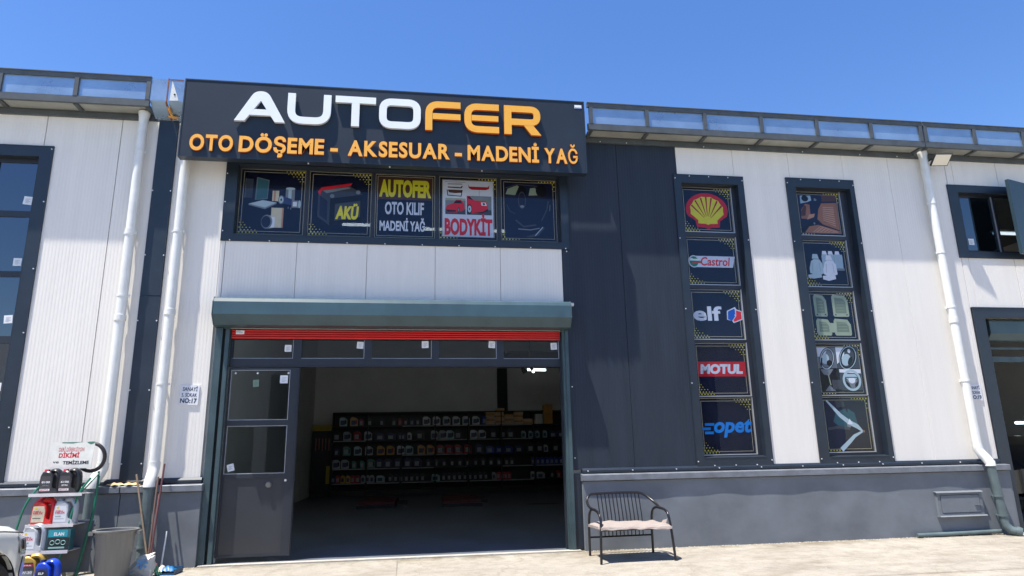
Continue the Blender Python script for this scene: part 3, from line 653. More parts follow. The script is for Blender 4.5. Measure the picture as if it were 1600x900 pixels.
P_.rect(.48, .10, .93, .50, PDG and DG); P_.poly([(.48, .44), (.48, .50), (.93, .50), (.93, .42)], WH); P_.ring(.72, .29, .17, .18, .045, LB); P_.poly([(.58, .35), (.62, .41), (.80, .41), (.85, .35), (.80, .30), (.64, .30)], LB); P_.poly([(.60, .30), (.70, .14), (.76, .14), (.84, .30)], GR); P_.ell(.72, .29, .07, .06, WH); P_.ell(.63, .21, .05, .03, BK, -.9); P_.ell(.81, .21, .05, .03, BK, .9); P_.line([(.58, .345), (.86, .345)], .02, TL); P_.build(win2, 'poster collage of steering wheels')
P_ = Poster(*p2[4]); P_.frame(); P_.rect(.07, .07, .93, .92, NV)
P_.poly([(.30, .72), (.50, .78), (.58, .60), (.55, .45), (.35, .45), (.22, .55)], TL); P_.poly([(.55, .78), (.68, .70), (.72, .50), (.60, .48), (.52, .62)], TL); P_.poly([(.33, .80), (.50, .82), (.48, .92), (.30, .92)], DG); P_.line([(.1, .42), (.3, .45), (.55, .42)], .05, DG)
P_.line([(.13, .93), (.38, .66), (.55, .53)], [.03, .075, .085], LB); P_.line([(.55, .53), (.70, .46), (.80, .37)], [.09, .08, .03], LB); P_.line([(.80, .37), (.62, .29), (.50, .19), (.32, .05)], [.03, .06, .075, .085], LB); P_.poly([(.50, .50), (.56, .60), (.62, .50)], WH); P_.poly([(.50, .50), (.58, .48), (.56, .44), (.49, .46)], GR); P_.ell(.82, .37, .025, .022, BR); P_.build(win2, 'poster of a pale seat belt')
# ================================================================== entrance: transom, glazed leaf, roller shutter
tr = link('transom', None, main, (0, 0, 0))
tp = [(-2.745, -1.825, 3.03, 3.335), (-1.695, -.71, 3.03, 3.335), (-.59, .375, 3.03, 3.335), (.495, 1.455, 3.03, 3.335), (1.575, 2.52, 3.03, 3.335)]
m = M(); holed(m, -2.785, 2.56, 2.895, 3.48, .09, .155, [(p[0], p[1], p[2], p[3]) for p in tp]); m.box(-2.785, 2.56, .082, .0895, 2.90, 2.915); m.build('transom_frame', FRAME, tr)
for p in tp:
    M().box(p[0]-.004, p[1]+.004, .12, .126, p[2]-.004, p[3]+.004).build('pane', GLASSD, tr)
    b = M(); b.box(p[0], p[1], .095, .119, p[2], p[2]+.008); b.box(p[1]-.008, p[1], .095, .119, p[2]+.008, p[3]); b.build('glazing_bead', ALU, tr)
stickers([(-1.91, 3.195, .105, 0), (-.78, 3.25, .105, -.06), (.27, 3.265, .11, .02), (1.38, 3.27, .11, -.05), (2.44, 3.245, .11, .05)], tr, .116)
M().box(2.53, 2.56, .085, .16, .005, 2.893).build('door_jamb', FRAME, main)
dr = link('door', None, main, (0, 0, 0))
m = M(); holed(m, -2.775, -1.70, .075, 2.885, .095, .15, [(-2.745, -1.85, 2.07, 2.85), (-2.745, -1.85, 1.265, 1.985), (-2.745, -1.85, .10, 1.20)]); m.build('door_frame', FRAME, dr)
M().box(-1.732, -1.715, .078, .094, .075, 2.88).build('door_edge_strip', ALU if False else FRAME, dr)
M().box(-2.75, -1.845, .115, .14, .095, 1.205).build('door_panel', pm('door_panel_paint', (.034, .038, .046), .3, var=.1), dr)
for z0, z1 in ((2.07, 2.85), (1.265, 1.985)):
    M().box(-2.749, -1.846, .12, .126, z0-.004, z1+.004).build('pane', GLASSD, dr)
    b = M(); b.box(-2.745, -1.85, .1, .119, z0, z0+.01); b.box(-1.86, -1.85, .1, .119, z0+.01, z1); b.box(-2.745, -2.737, .1, .119, z0+.01, z1); b.box(-2.737, -1.86, .1, .119, z1-.008, z1); b.build('glazing_bead', ALU, dr)
kb = M(); kb.xf(Matrix()); kb.tube([(-2.075, .114, 1.10), (-2.075, .09, 1.10)], .045, 20); kb.tube([(-2.075, .09, 1.10), (-2.075, .06, 1.10)], [.03, .034], 18); kb.build('door_knob', pm('brushed_steel', (.2, .2, .2), .35, metal=.8), dr, smooth=True)
kb = M(); kb.tube([(-1.86+.03, .094, 1.16), (-1.83, .08, 1.16)], .018, 12); kb.build('lock_cylinder', SCREW, dr)
stickers([(-1.945, 2.70, .12, 0), (-2.65, 1.36, .10, .25)], dr, .116)
M().add([(-2.37+a, .117, 2.64+b) for a, b in ((-.04, -.06), (.05, -.05), (.045, .06), (-.045, .055))], [(0, 1, 2, 3)]).build('sticker', pm('faded_sticker', (.16, .24, .18), .6), dr)
m = M()
for x in (-2.68, -2.35, -1.88): m.tube([(x, .118, 2.80), (x, .108, 2.80)], .016, 8)
m.build('glass_clip', SCREW, dr)
# roller shutter
rs = thing('roller_shutter', 'teal roller shutter box over the workshop entrance with its red slats rolled almost fully up', 'roller shutter', (0, 0, 0))
m = M(); prof = [(-.004, 3.955), (-.26, 3.94), (-.30, 3.915), (-.325, 3.86), (-.335, 3.66), (-.20, 3.515), (-.004, 3.50)]
m.prismx(prof, -2.985, 2.655); m.build('shutter_box', TEAL, rs)
for x0, x1 in ((-2.998, -2.986), (2.656, 2.668)): M().prismx([(y*1.01-.002, z+(.006 if z > 3.8 else -.004)) for y, z in prof], x0, x1).build('end_cap', pm('end_cap_paint', (.06, .09, .10), .45, var=.2), rs)
M().tube([(2.67, -.10, 3.93), (2.76, -.10, 3.93)], .03, 12).build('axle_stub', PVC, rs)
M().box(2.662, 2.785, -.02, .074, 0, 1.155).build('corner_flashing', TRIM, rs)
M().box(-3.06, 2.70, -.03, -.004, 3.957, 3.985).build('head_flashing', TRIM, rs)
for k in range(4):
    z = 3.338+.036*k; s_ = M(); s_.prismx([(.045, z+.001), (.028, z+.004), (.019, z+.012), (.017, z+.022), (.026, z+.031), (.045, z+.034)], -2.765, 2.53); s_.build('shutter_slat', RED, rs)
m = M(); m.box(-2.70, -2.575, .0125, .0165, 3.405, 3.465); m.box(-2.69, -2.60, .0115, .0122, 3.425, 3.437, 1); m.box(-2.69, -2.63, .0115, .0122, 3.444, 3.456, 1); m.build('sticker', [STK, STKG], rs)
for a, b, c, d in ((-2.985, -2.885, -2.845, -2.785), (2.655, 2.60, 2.60, 2.555)):
    g_ = M(); x0, x1 = sorted((a, b)); g_.box(x0, x1, -.05, .08, -.008, 3.495)
    if c != b: g_.box(min(b, c), max(b, c), .03, .07, -.006, 3.494, 1)
    x0, x1 = sorted((c, d)); g_.box(x0, x1, -.03, .08, -.006, 3.493)
    g_.build('guide_rail', [TEALD, BACKM], rs)

# ================================================================== parapets
def parapet(parent, x0, x1, ups, tops=7.60, bots=7.085):
    root = link('parapet', None, parent, (0, 0, 0)); F = -.35
    m = M(); m.box(x0, x1, F, F+.05, tops-.075, tops); m.box(x0, x1, F, F+.05, bots, bots+.115); m.box(x0, x1, F-.012, F+.07, tops+.001, tops+.014)
    m.box(x0, x1, -.045, -.004, 6.985, 7.075); m.box(x0, x1, -.02, -.0045, 7.0755, 7.13)
    m.build('parapet_rail', EAVE, root)
    for i, u in enumerate(ups):
        M().box(u-.032, u+.032, F-.004, F+.06, bots+.116, tops-.076).build('upright', EAVE, root)
        b = M(); b.box(u-.03, u+.03, F+.051, -.046, bots-.012, bots+.05); b.build('bracket', EAVE, root)
    e = [x0]+list(ups)+[x1]
    for a, b in zip(e, e[1:]):
        if b-a < .15: continue
        a2 = a+.033 if a != x0 else a; b2 = b-.033 if b != x1 else b
        M().box(a2, b2, F+.028, F+.034, bots+.1155, tops-.0755).build('parapet_panel', SKYP, root)
        M().box(a2, b2, F+.052, -.022, bots+.022, bots+.03).build('soffit_panel', SOFF, root)
    return root
parapet(left, -12.0, -4.24, [-11.9, -10.9, -9.8, -8.7, -7.6, -6.48, -5.36, -4.275])
parapet(main, 3.10, 9.795, [3.17, 4.22, 5.335, 6.45, 7.575, 8.70, 9.755])
parapet(right, 9.815, 17.0, [9.86, 10.93, 12.03, 13.13, 14.23, 15.33, 16.43])
# open joint of the parapet above the pillar, bent sheet, rust and foam
jp = link('parapet_joint', None, main, (0, 0, 0))
for a, b in ((-4.235, -3.985), (-3.955, -3.72)):
    m = M(); m.box(a, b, -.345, -.338, 7.20, 7.585); m.prismx([(-.345, 7.198), (-.345, 7.19), (-.03, 7.02), (-.03, 7.03)], a, b); m.build('joint_sheet', SKYP, jp)
m = M(); m.box(-3.984, -3.966, -.352, -.337, 7.17, 7.60); m.prismx([(-.35, 7.18), (-.35, 7.16), (-.04, 7.0), (-.04, 7.02)], -3.99, -3.965); m.box(-3.985, -3.74, -.349, -.346, 7.575, 7.592); m.build('rust_seam', RUST, jp)
M().prism([(-3.93, 7.20), (-3.79, 7.205), (-3.915, 7.56)], -.352, -.349).build('bent_bracket', PVC, jp)
M().tube([(-3.86, -.358, 7.31), (-3.86, -.350, 7.31)], .016, 10).build('bolt', BACKM, jp)
m = M(); m.tube([(-3.97, -.28, 7.13), (-3.96, -.24, 7.10), (-3.95, -.16, 7.05)], [.015, .025, .02], 8); m.tube([(-4.0, -.14, 7.03), (-3.93, -.12, 7.02), (-3.85, -.1, 7.03)], [.012, .03, .012], 8); m.build('foam_blob', FOAM, jp, smooth=True)
M().box(-3.72, 3.08, -.25, -.03, 7.02, 7.5).build('parapet_core', EAVE, jp)

# ================================================================== big sign
sg = thing('shop_sign', 'large anthracite sign box with white and yellow raised AUTOFER lettering above the entrance', 'sign', (0, 0, 0))
SX0, SX1, SZ0, SZ1, SF = -3.67, 3.005, 6.165, 7.535, -.50
M().box(SX0+.02, SX1-.02, SF+.006, SF+.14, SZ0+.02, SZ1-.02).build('sign_board', BOARD, sg)
m = M(); m.box(SX0, SX1, SF, SF+.15, SZ0, SZ0+.0195); m.box(SX0, SX1, SF, SF+.15, SZ1-.0195, SZ1); m.box(SX0, SX0+.0195, SF+.0005, SF+.149, SZ0+.02, SZ1-.02); m.box(SX1-.0195, SX1, SF+.0005, SF+.149, SZ0+.02, SZ1-.02); m.build('edge_trim', TRIM, sg)
m = M()
for x in (-2.9, -1.3, .3, 1.9): m.box(x-.03, x+.03, SF+.151, -.26, 6.3, 6.34); m.box(x-.03, x+.03, SF+.151, -.26, 7.3, 7.34)
m.build('mounting_arm', EAVE, sg)
m = M(); m.box(2.83, 2.955, SF+.001, SF+.0055, 7.395, 7.46); m.box(2.835, 2.95, SF, SF+.0009, 7.40, 7.412, 1); m.build('maker_label', [STK, PELB], sg)
m = M()
for x in (-1.62, .85): m.tube([(x, SF+.07, SZ1), (x, SF+.07, SZ1+.03)], .02, 8)
for x in (-1.67, -.36, 1.18): m.tube([(x, SF+.06, SZ0), (x, SF+.06, SZ0-.02)], .012, 8)
m.build('sign_bolt', SCREW, sg)
LF, LB2 = SF-.062, SF-.012            # raised letters stand off the board
def fil(pts, idx, r, n=7):              # round chosen corners of an open path
    out = []
    for i, p in enumerate(pts):
        if i in idx:
            p = Vector(p); a = Vector(pts[i-1]); b = Vector(pts[(i+1) % len(pts)]); rr_ = r
            d1 = (a-p).normalized(); d2 = (b-p).normalized(); q1 = p+d1*rr_; q2 = p+d2*rr_
            for k in range(n+1):
                t = k/n; out.append(tuple(q1*(1-t)**2+p*2*t*(1-t)+q2*t*t))
        else: out.append(tuple(p))
    return out
Z0, Z1 = 6.805, 7.345; T = .118; h = T/2; VT = .128; v_ = VT/2
def letter(strokes, mats, nm='letter'):
    m = M()
    for k, (pts, wd, closed) in enumerate(strokes): m.ribbon(pts, wd, LF+.0006*k, LB2, 0, 1, closed)
    m.build(nm, mats, sg)
WM = [FACEW, SIDEW]; YM = [FACEY, SIDEO]
# A
ax0, ax1 = -2.85, -2.06; am = (ax0+ax1)/2
A = fil([(ax0+.075, Z0), (am-.03, Z1-.045), (am+.03, Z1-.045), (ax1-.075, Z0)], {1, 2}, .05)
m = M()
out = fil([(ax0, Z0), (am-.10, Z1), (am+.10, Z1), (ax1, Z0)], {1, 2}, .10, 8); inn = [(ax1-.16, Z0), (am+.19+.0, Z0+.115), (am-.19, Z0+.115), (ax0+.16, Z0)]
def fan(m, polys, mats=(0, 1)):
    for k, p in enumerate(polys): m.prism(p, LF+.0006*k, LB2, 0, 1)
n2 = len(out)//2
lft = out[:n2]+[(am, Z1-.0)]+[(am, Z1-.17), (ax0+.16, Z0)]; rgt = [(am, Z1)]+out[n2:]+[(ax1-.16, Z0), (am, Z1-.17)]
m.prism(lft[::-1], LF, LB2, 0, 1); m.prism(rgt[::-1], LF, LB2, 0, 1); m.prism([(am-.215, Z0+.11), (am+.215, Z0+.11), (am+.14, Z0+.215), (am-.14, Z0+.215)], LF+.0006, LB2, 0, 1)
m.build('letter', WM, sg)
# U T O F E R
a, b = -2.035, -1.335; letter([(fil([(a+v_, Z1), (a+v_, Z0+h), (b-v_, Z0+h), (b-v_, Z1)], {1, 2}, .19), h*1.04, False)], WM)
a, b = -1.27, -.61; letter([([(a, Z1-h), (b, Z1-h)], h, False), ([((a+b)/2, Z0), ((a+b)/2, Z1-T)], v_, False)], WM)
a, b = -.555, .14; letter([(fil([(a+v_, Z0+h), (b-v_, Z0+h), (b-v_, Z1-h), (a+v_, Z1-h)], {0, 1, 2, 3}, .15), h*1.05, True)], WM)
a, b = .21, .81; letter([(fil([(b, Z1-h), (a+v_, Z1-h), (a+v_, Z0)], {1}, .17), h*1.0, False), ([(a+VT, Z0+.262), (b, Z0+.262)], h*.92, False)], YM)
a, b = .87, 1.47; letter([(fil([(b, Z1-h), (a+v_, Z1-h), (a+v_, Z0+h), (b, Z0+h)], {1, 2}, .17), h*1.0, False), ([(a+VT, (Z0+Z1)/2), (b-.01, (Z0+Z1)/2)], h*.86, False)], YM)
a, b = 1.56, 2.20; letter([([(a+v_, Z0), (a+v_, Z1)], v_, False), (fil([(a+VT, Z1-h), (b-v_, Z1-h), (b-v_, Z0+.235), (a+VT, Z0+.235)], {1, 2}, .118), h, False), ([(b-.235, Z0+.185), (b-.225, Z0+.175)], .01, False)], YM)
m = M(); m.prism([(b-.17, Z0), (b+.005, Z0), (b-.135, Z0+.182), (b-.305, Z0+.182)], LF+.0018, LB2, 0, 1)
m.build('letter', YM, sg, label='diagonal leg of the last big yellow letter')
# second line
GL_ = {}
def line2():
    txt = 'OTO DÖŞEME -  AKSESUAR - MADENİ YAĞ'; words = [('OTO', -3.50, -2.84), ('DÖŞEME', -2.75, -1.42), ('-', -1.32, -1.2), ('AKSESUAR', -1.04, .63), ('-', .715, .835), ('MADENİ', .93, 2.155), ('YAĞ', 2.25, 2.85)]
    for wd, x0, x1 in words:
        adv = []; 
        for ch in wd:
            vs, fs, bd = glyph(ch, .012 if ch == 'Ğ' else .034); adv.append((min(v[0] for v in vs), max(v[0] for v in vs)))
        gap = .075; tot = sum(b-a for a, b in adv)+gap*(len(wd)-1); sc_ = (x1-x0)/tot; zs = .268/.727
        x = x0
        for ch, (a, b) in zip(wd, adv):
            key = (ch, round(sc_, 2))
            if key not in GL_:
                vs, fs, bd = glyph(ch, .012 if ch == 'Ğ' else .034); m = M(); y0, y1 = -.030, 0; n = len(vs)
                f = lambda p, yy: ((p[0]-a)*sc_, yy, p[1]*zs)
                m.add([f(p, y0) for p in vs], fs, 0); m.add([f(p, y1) for p in vs], [tuple(reversed(q)) for q in fs], 1); b0 = len(m.v)-2*n
                for i, j in bd: m.f.append((b0+j, b0+i, b0+n+i, b0+n+j)); m.m.append(1)
                GL_[key] = m.mesh('letter', [FACEO, SIDEO])
            link('small_letter', GL_[key], sg, (x, SF-.006, 6.305+.008*x)); x += (b-a+gap)*sc_
line2()

# ================================================================== drainpipes
def pipe(label, x0, xb, ztop, xl, zl, bends, cols, coup, end):
    t = thing('drainpipe', label, 'drainpipe', (0, 0, 0), group='white drainpipes with grey lower sections')
    Y = -.125; r = .072; f = lambda z: xb+(x0-xb)*(z-1.4)/(ztop-1.4)
    M().tube([(f(ztop), Y, ztop), (f(1.42), Y, 1.42)], r, 20).build('pipe', PVC, t, smooth=True)
    M().tube([(f(ztop), Y, ztop+.02), (f(ztop), Y, ztop-.03), (f(ztop-.07), Y, ztop-.07), (f(ztop-.13), Y, ztop-.13)], [r*1.22, r*1.22, r*1.08, r*1.02], 20).build('pipe_socket', PVC, t, smooth=True)
    for z in cols:
        m = M(); m.tube([(f(z), Y, z+.016), (f(z), Y, z-.016)], r*1.1, 20); m.box(f(z)-r*1.35, f(z)-r*.9, Y-.012, Y+.012, z-.018, z+.018); m.box(f(z)+r*.9, f(z)+r*1.4, Y-.012, Y+.012, z-.018, z+.018); m.box(f(z)-.014, f(z)+.014, Y+r, 0, z-.012, z+.012); m.build('pipe_bracket', PVC, t, smooth=True)
    for z in coup:
        M().tube([(f(z), Y, z+.05), (f(z), Y, z+.045), (f(z), Y, z-.045), (f(z), Y, z-.05)], [r*1.02, r*1.15, r*1.15, r*1.02], 20).build('pipe_coupling', PVC, t, smooth=True)
    yl = -.245
    M().tube([(f(1.42), Y, 1.47), (f(1.42), Y, 1.40), (f(1.4)*.75+xl*.25, Y-.02, 1.34), (f(1.4)*.3+xl*.7, Y*.35+yl*.65, 1.25), (xl, yl, 1.17), (xl, yl, 1.12)], [r*1.16, r*1.14, r*1.1, r*1.1, r*1.12, r*1.14], 20).build('pipe_elbow', PVC, t, smooth=True)
    M().tube([(xl, yl, 1.13), (bends[0][0], yl, bends[0][2])]+list(bends[1:]), r, 18).build('lower_pipe', PVCG, t, smooth=True)
    for z in (.62, .30):
        xx = xl+(bends[0][0]-xl)*(1.13-z)/(1.13-bends[0][2])
        m = M(); m.tube([(xx, yl, z+.014), (xx, yl, z-.014)], r*1.16, 18); m.box(xx-r*1.5, xx+r*1.5, yl-.01, yl+.01, z-.012, z+.012); m.box(xx-.012, xx+.012, yl+r, -.1, z-.01, z+.01); m.build('pipe_bracket', PVCG, t, smooth=True)
    if end:
        e = bends[-1]; p = bends[-2]; d = (Vector(e)-Vector(p)).normalized()
        M().tube([tuple(Vector(e)-d*.05), e, tuple(Vector(e)+d*.03)], [r*1.2, r*1.2, r*1.05], 18).build('pipe_coupling', PVCG if xl > 0 else pm('pale_pipe_end', (.38, .4, .4), .5), t, smooth=True)
        M().tube([tuple(Vector(e)+d*.03), tuple(Vector(e)+d*.034)], r*.8, 16).build('pipe_mouth', BACKM, t)
    return t
pipe('white drainpipe left of the dark pillar, ending behind the oil rack', -4.375, -4.37, 7.06, -4.43, 0, [(-4.44, -.245, .24), (-4.445, -.25, .13), (-4.48, -.31, .06), (-4.56, -.40, .03)], [6.38, 4.99, 3.97], [5.0, 3.62], 1)
pipe('white drainpipe right of the dark pillar, coming down from behind the big sign', -3.665, -3.665, 6.98, -3.665, 0, [(-3.67, -.245, .16), (-3.675, -.25, .08), (-3.70, -.30, .03)], [5.03, 2.61], [3.72], 0)
pipe('white drainpipe at the right end of the workshop beside the grey hatch', 9.90, 9.975, 7.06, 10.05, 0, [(10.115, -.245, .24), (10.12, -.25, .14), (10.17, -.30, .06), (10.26, -.38, .03)], [6.01, 5.02, 3.97, 2.61], [3.72], 1)

# ================================================================== number plates, floodlight, hatch, conduit
def plate(label, x, z, w_, h_, no, tilt):
    m = M(); m.box(-w_/2, w_/2, -.014, 0, -h_/2, h_/2); y = -.0155
    text(m, 'SANAYİ', -w_*.38, w_*.40, h_*.20, h_*.40, y, 1, .015, uni=1); text(m, '5. SOKAK', -w_*.40, w_*.40, -h_*.10, h_*.09, y, 1, .015); text(m, 'NO:'+no, -w_*.45, w_*.42, -h_*.42, -h_*.17, y, 1, .03)
    o = m.build('address_plate', [pm('plate_white', (.72, .73, .76), .4, var=.04), flat('plate_ink', (.015, .02, .05))], None, (x, -.003, z)); o.rotation_euler = (0, tilt, 0)
    return tag(o, label, 'address plate')
plate('white address plate number 17 left of the entrance', -3.30, 2.455, .275, .30, '17', R(1.5))
plate('white address plate number 19 half hidden behind the right drainpipe', 10.215, 2.41, .27, .29, '19', 0)
fl = thing('floodlight', 'small square floodlight under the parapet beside the right drainpipe', 'floodlight', (10.13, -.30, 6.86))
m = M(); m.box(-.165, .165, -.13, .13, -.02, .02); lo = m.build('lamp_housing', pm('lamp_black', (.02, .02, .022), .5), fl); lo.rotation_euler = (R(-38), R(0), R(-8))
m = M(); m.box(-.15, .15, -.115, .115, -.024, -.0205); l2 = m.build('lamp_glass', pm('lamp_diffuser', (.82, .78, .66), .3, var=.03), fl); l2.rotation_euler = (R(-38), 0, R(-8))
M().tube([(0, .03, .03), (-.05, .16, .08), (-.08, .25, .06)], .014, 8).build('lamp_bracket', BACKM, fl)
hx = thing('wall_hatch', 'grey painted service hatch in the plinth near the right drainpipe', 'hatch', (9.42, -.1, .505))
m = M(); holed(m, -.43, .43, -.20, .20, -.055, -.002, [(-.375, .375, -.15, .15)]); m.prismx([(-.075, .185), (-.055, .205), (-.003, .21), (-.003, .2)], -.45, .45); m.prismx([(-.10, -.205), (-.08, -.185), (-.003, -.19), (-.003, -.21)], -.45, .45); m.build('hatch_frame', PLINTH, hx)
M().box(-.366, .366, -.060, -.01, -.141, .141).build('hatch_door', PLINTH, hx)
m = M(); m.box(.26, .40, -.075, -.061, -.03, -.015); m.build('hatch_latch', PLINTH, hx)
cd = M(); cd.tube([(8.50, -.16, .02), (9.2, -.165, .025), (9.9, -.16, .035), (10.12, -.17, .035)], .034, 10); tag(cd.build('ground_conduit', PVCG, smooth=True), 'grey conduit pipe lying along the foot of the plinth under the hatch', 'conduit')

# screw heads on the flashings
pts = []
for z in (1.45, 2.53, 3.6, 4.66, 5.75): pts += [(-4.15, z, -.036), (-3.875, z, -.036)]
for x in [(-2.9+.62*k) for k in range(10)]: pts += [(x, 4.945, -.03)]
for a0, a1, c0, c1 in ((4.775, 6.13, 1.2, 6.43), (7.0, 8.395, 1.2, 6.455)):
    for z in (1.3, 2.6, 3.9, 5.2, 6.36): pts += [(a0+.02, z, -.024), (a1-.02, z, -.024)]
    for x in (a0+.3, (a0+a1)/2, a1-.3): pts += [(x, c1-.02, -.026), (x, c0+.03, -.03)]
for x in [2.9+.75*k for k in range(10)]: pts += [(x, 1.19, -.034)]
for x in [3.4, 3.9, 5.4, 6.3, 7.4, 8.6, 9.4]: pts += [(x, 7.0, -.048)]
for z in (1.4, 2.55, 3.7, 4.9, 5.9): pts += [(2.70, z, -.004)]
pts += [(-3.02, z, -.03) for z in (5.1, 5.6, 6.1)]
screws(pts, main)
screws([(-5.74, z, -.024) for z in (2.0, 3.4, 4.4, 5.5, 6.4)]+[(-7.0+.4*k, 1.19, -.034) for k in range(7)], left)

# right unit: opening frame, inner shutter box, inner portal
m = M(); holed(m, 10.46, 15.6, 0, 3.98, -.04, -.004, [(RD[0], RD[1], -1, 3.80)]); m.box(10.655, 10.69, -.035, .3, 0, 3.80); m.box(10.45, 15.6, -.05, 0, 3.981, 3.998); m.build('opening_frame', TRIM, right)
rs2 = thing('roller_shutter', 'recessed grey roller shutter box in the opening at the right edge', 'roller shutter', (0, 0, 0))
m = M(); m.prismx([(.35, 3.79), (.10, 3.79), (.06, 3.75), (.06, 3.52), (.16, 3.40), (.35, 3.40)], 10.86, 15.3); m.build('shutter_box', TEAL, rs2)
M().prismx([(.35, 3.80), (.09, 3.80), (.05, 3.75), (.05, 3.52), (.155, 3.39), (.35, 3.39)], 10.84, 10.858).build('end_cap', TEALD, rs2)
M().box(10.70, 10.80, .2, .3, 0, 3.40).build('guide_rail', TEALD, rs2)
m = M(); m.box(10.9, 15.3, .23, .30, 3.0, 3.10); m.box(10.9, 15.3, .25, .29, 3.24, 3.28); m.build('shutter_slat', TEALD, rs2)
# ================================================================== workshop interior
shv = thing('wall_shelving', 'long dark shelving full of oil jugs along the back wall of the workshop', 'shelving', (-3.05, 18.3, 0))
TZ = [2.78, 2.20, 1.60, 1.08, .51]
M().box(0, 12.6, .5, .55, .2, 3.34).build('back_board', SHELFM, shv)
M().box(0, 12.6, -.05, .5, 0, .22).build('base_board', SHELFM, shv)
M().box(0, 12.6, -.02, .5, 3.30, 3.345).build('shelf', SHELFM, shv)
for z in TZ: M().box(.02, 12.58, -.03, .499, z-.05, z).build('shelf', SHELFM, shv)
for k in range(10): M().box(1.4*k, 1.4*k+.04, -.04, .52, 0, 3.30).build('upright', SHELFM, shv)
for i, z in enumerate(TZ):
    rn = random.Random(i)
    for k in range(9):
        if rn.random() < .6: M().box(1.4*k+.06, 1.4*k+1.36, -.036, -.031, z-.045, z-.012).build('price_strip', pm('price_strip_paper', (.5, .48, .5), .6), shv)
JM = {}
def jcol(nm, rgb): return pm('jug_'+nm, rgb, .35, var=.06)
JC = {'black': (.02, .02, .025), 'silver': (.42, .44, .46), 'gold': (.62, .36, .05), 'red': (.45, .02, .03), 'blue': (.015, .05, .38), 'pale': (.38, .55, .55), 'green': (.05, .28, .2), 'white': (.6, .62, .6), 'navy': (.02, .03, .12)}
LABM = pm('jug_label_white', (.34, .36, .38), .5, var=.25, scale=18); CAPB = pm('jug_cap_dark', (.03, .03, .035), .4)
def small_jug(col, tall):
    k = (col, tall)
    if k not in JM:
        m = M(); h_ = .40 if tall == 0 else (.33 if tall == 1 else .30); w_ = .31 if tall == 0 else (.18 if tall == 1 else .34)
        m.prism([(-w_/2, 0), (w_/2, 0), (w_/2, h_*.68), (w_*.15, h_*.9), (-w_*.35, h_*.9), (-w_/2, h_*.78)], -.06, .06, 0)
        m.box(-w_*.3, -w_*.02, -.03, .03, h_*.9, h_, 1); m.box(-w_*.36, w_*.2, -.063, -.0605, h_*.14, h_*.6, 2)
        if tall == 0: m.prism([(w_*.2, h_*.2), (w_*.42, h_*.25), (w_*.42, h_*.6), (w_*.2, h_*.72)], -.0625, -.0605, 1)
        JM[k] = m.mesh('oil_jug', [jcol(col, JC[col]), CAPB if col != 'gold' else jcol('red', JC['red']), LABM if col in ('black', 'navy', 'red', 'blue', 'green') else pm('jug_label_dark', (.06, .08, .16), .5, var=.3, scale=14)])
    return JM[k]
rows = [
 [('pale', .42, 0), ('gold', .85, 0)]+[('black', 1.5+.5*k, 1) for k in range(5)]+[('white', 3.85+.42*k, 0) for k in range(6)]+[('blue', 6.35, 0), ('blue', 6.75, 0), ('green', 7.15, 0), ('green', 7.55, 0)],
 [('black', .2, 0), ('silver', .6, 0), ('red', 1.02, 0), ('silver', 1.45, 0), ('navy', 1.95, 2), ('navy', 2.4, 2), ('navy', 2.85, 2), ('white', 3.15, 1), ('black', 3.6, 0), ('silver', 4.2, 0), ('silver', 4.55, 0), ('pale', 4.85, 0), ('black', 5.2, 0), ('white', 5.85, 0), ('white', 6.2, 0), ('black', 6.7, 0), ('black', 7.1, 0), ('black', 7.45, 0), ('pale', 8.0, 1), ('pale', 8.3, 1), ('pale', 8.6, 1), ('pale', 8.92, 1), ('navy', 9.3, 2), ('navy', 9.65, 2), ('silver', 10.0, 0), ('silver', 10.35, 0), ('white', 11.0, 1)],
 [('green', .6, 0), ('pale', 1.05, 0), ('silver', 1.5, 0), ('gold', 1.98, 0), ('gold', 2.38, 0), ('white', 2.8, 0), ('pale', 3.15, 0), ('gold', 3.65, 0), ('gold', 4.03, 0), ('red', 4.45, 0), ('red', 4.82, 0), ('red', 5.2, 0), ('red', 5.6, 0), ('navy', 6.1, 0), ('blue', 6.55, 2), ('blue', 6.95, 2), ('blue', 7.35, 2), ('navy', 7.8, 2), ('black', 8.3, 0), ('black', 8.7, 0), ('silver', 8.95, 1), ('black', 9.4, 0), ('blue', 10.05, 0), ('blue', 10.4, 0), ('blue', 10.75, 0)],
 [('silver', .2, 0), ('silver', .55, 0), ('green', .92, 1), ('green', 1.25, 1), ('green', 1.6, 0), ('navy', 1.95, 0), ('navy', 2.3, 0), ('navy', 2.7, 0), ('navy', 3.1, 0), ('navy', 3.5, 0)]+[('black', 3.95+.33*k, 1) for k in range(11)]+[('blue', 8.4+.2*k, 1) for k in range(7)]+[('blue', 9.85+.3*k, 0) for k in range(5)]+[('silver', 11.4, 1)],
 [('navy', .12, 1), ('red', .3, 1), ('gold', .5, 1), ('gold', .7, 1), ('red', .9, 1), ('red', 1.1, 1)]+[('silver', 1.3+.18*k, 1) for k in range(3)]+[('pale', 2.0, 2)]+[('black', 2.4+.22*k, 1) for k in range(7)]+[('pale', 4.25, 2)]+[('black', 4.6+.22*k, 1) for k in range(9)]+[('silver', 6.7, 1)]+[('red', 6.9+.15*k, 1) for k in range(4)]+[('white', 8.35, 1), ('silver', 8.7, 2), ('black', 9.2, 1)]]
RN = ['top', 'second', 'third', 'fourth', 'lowest']
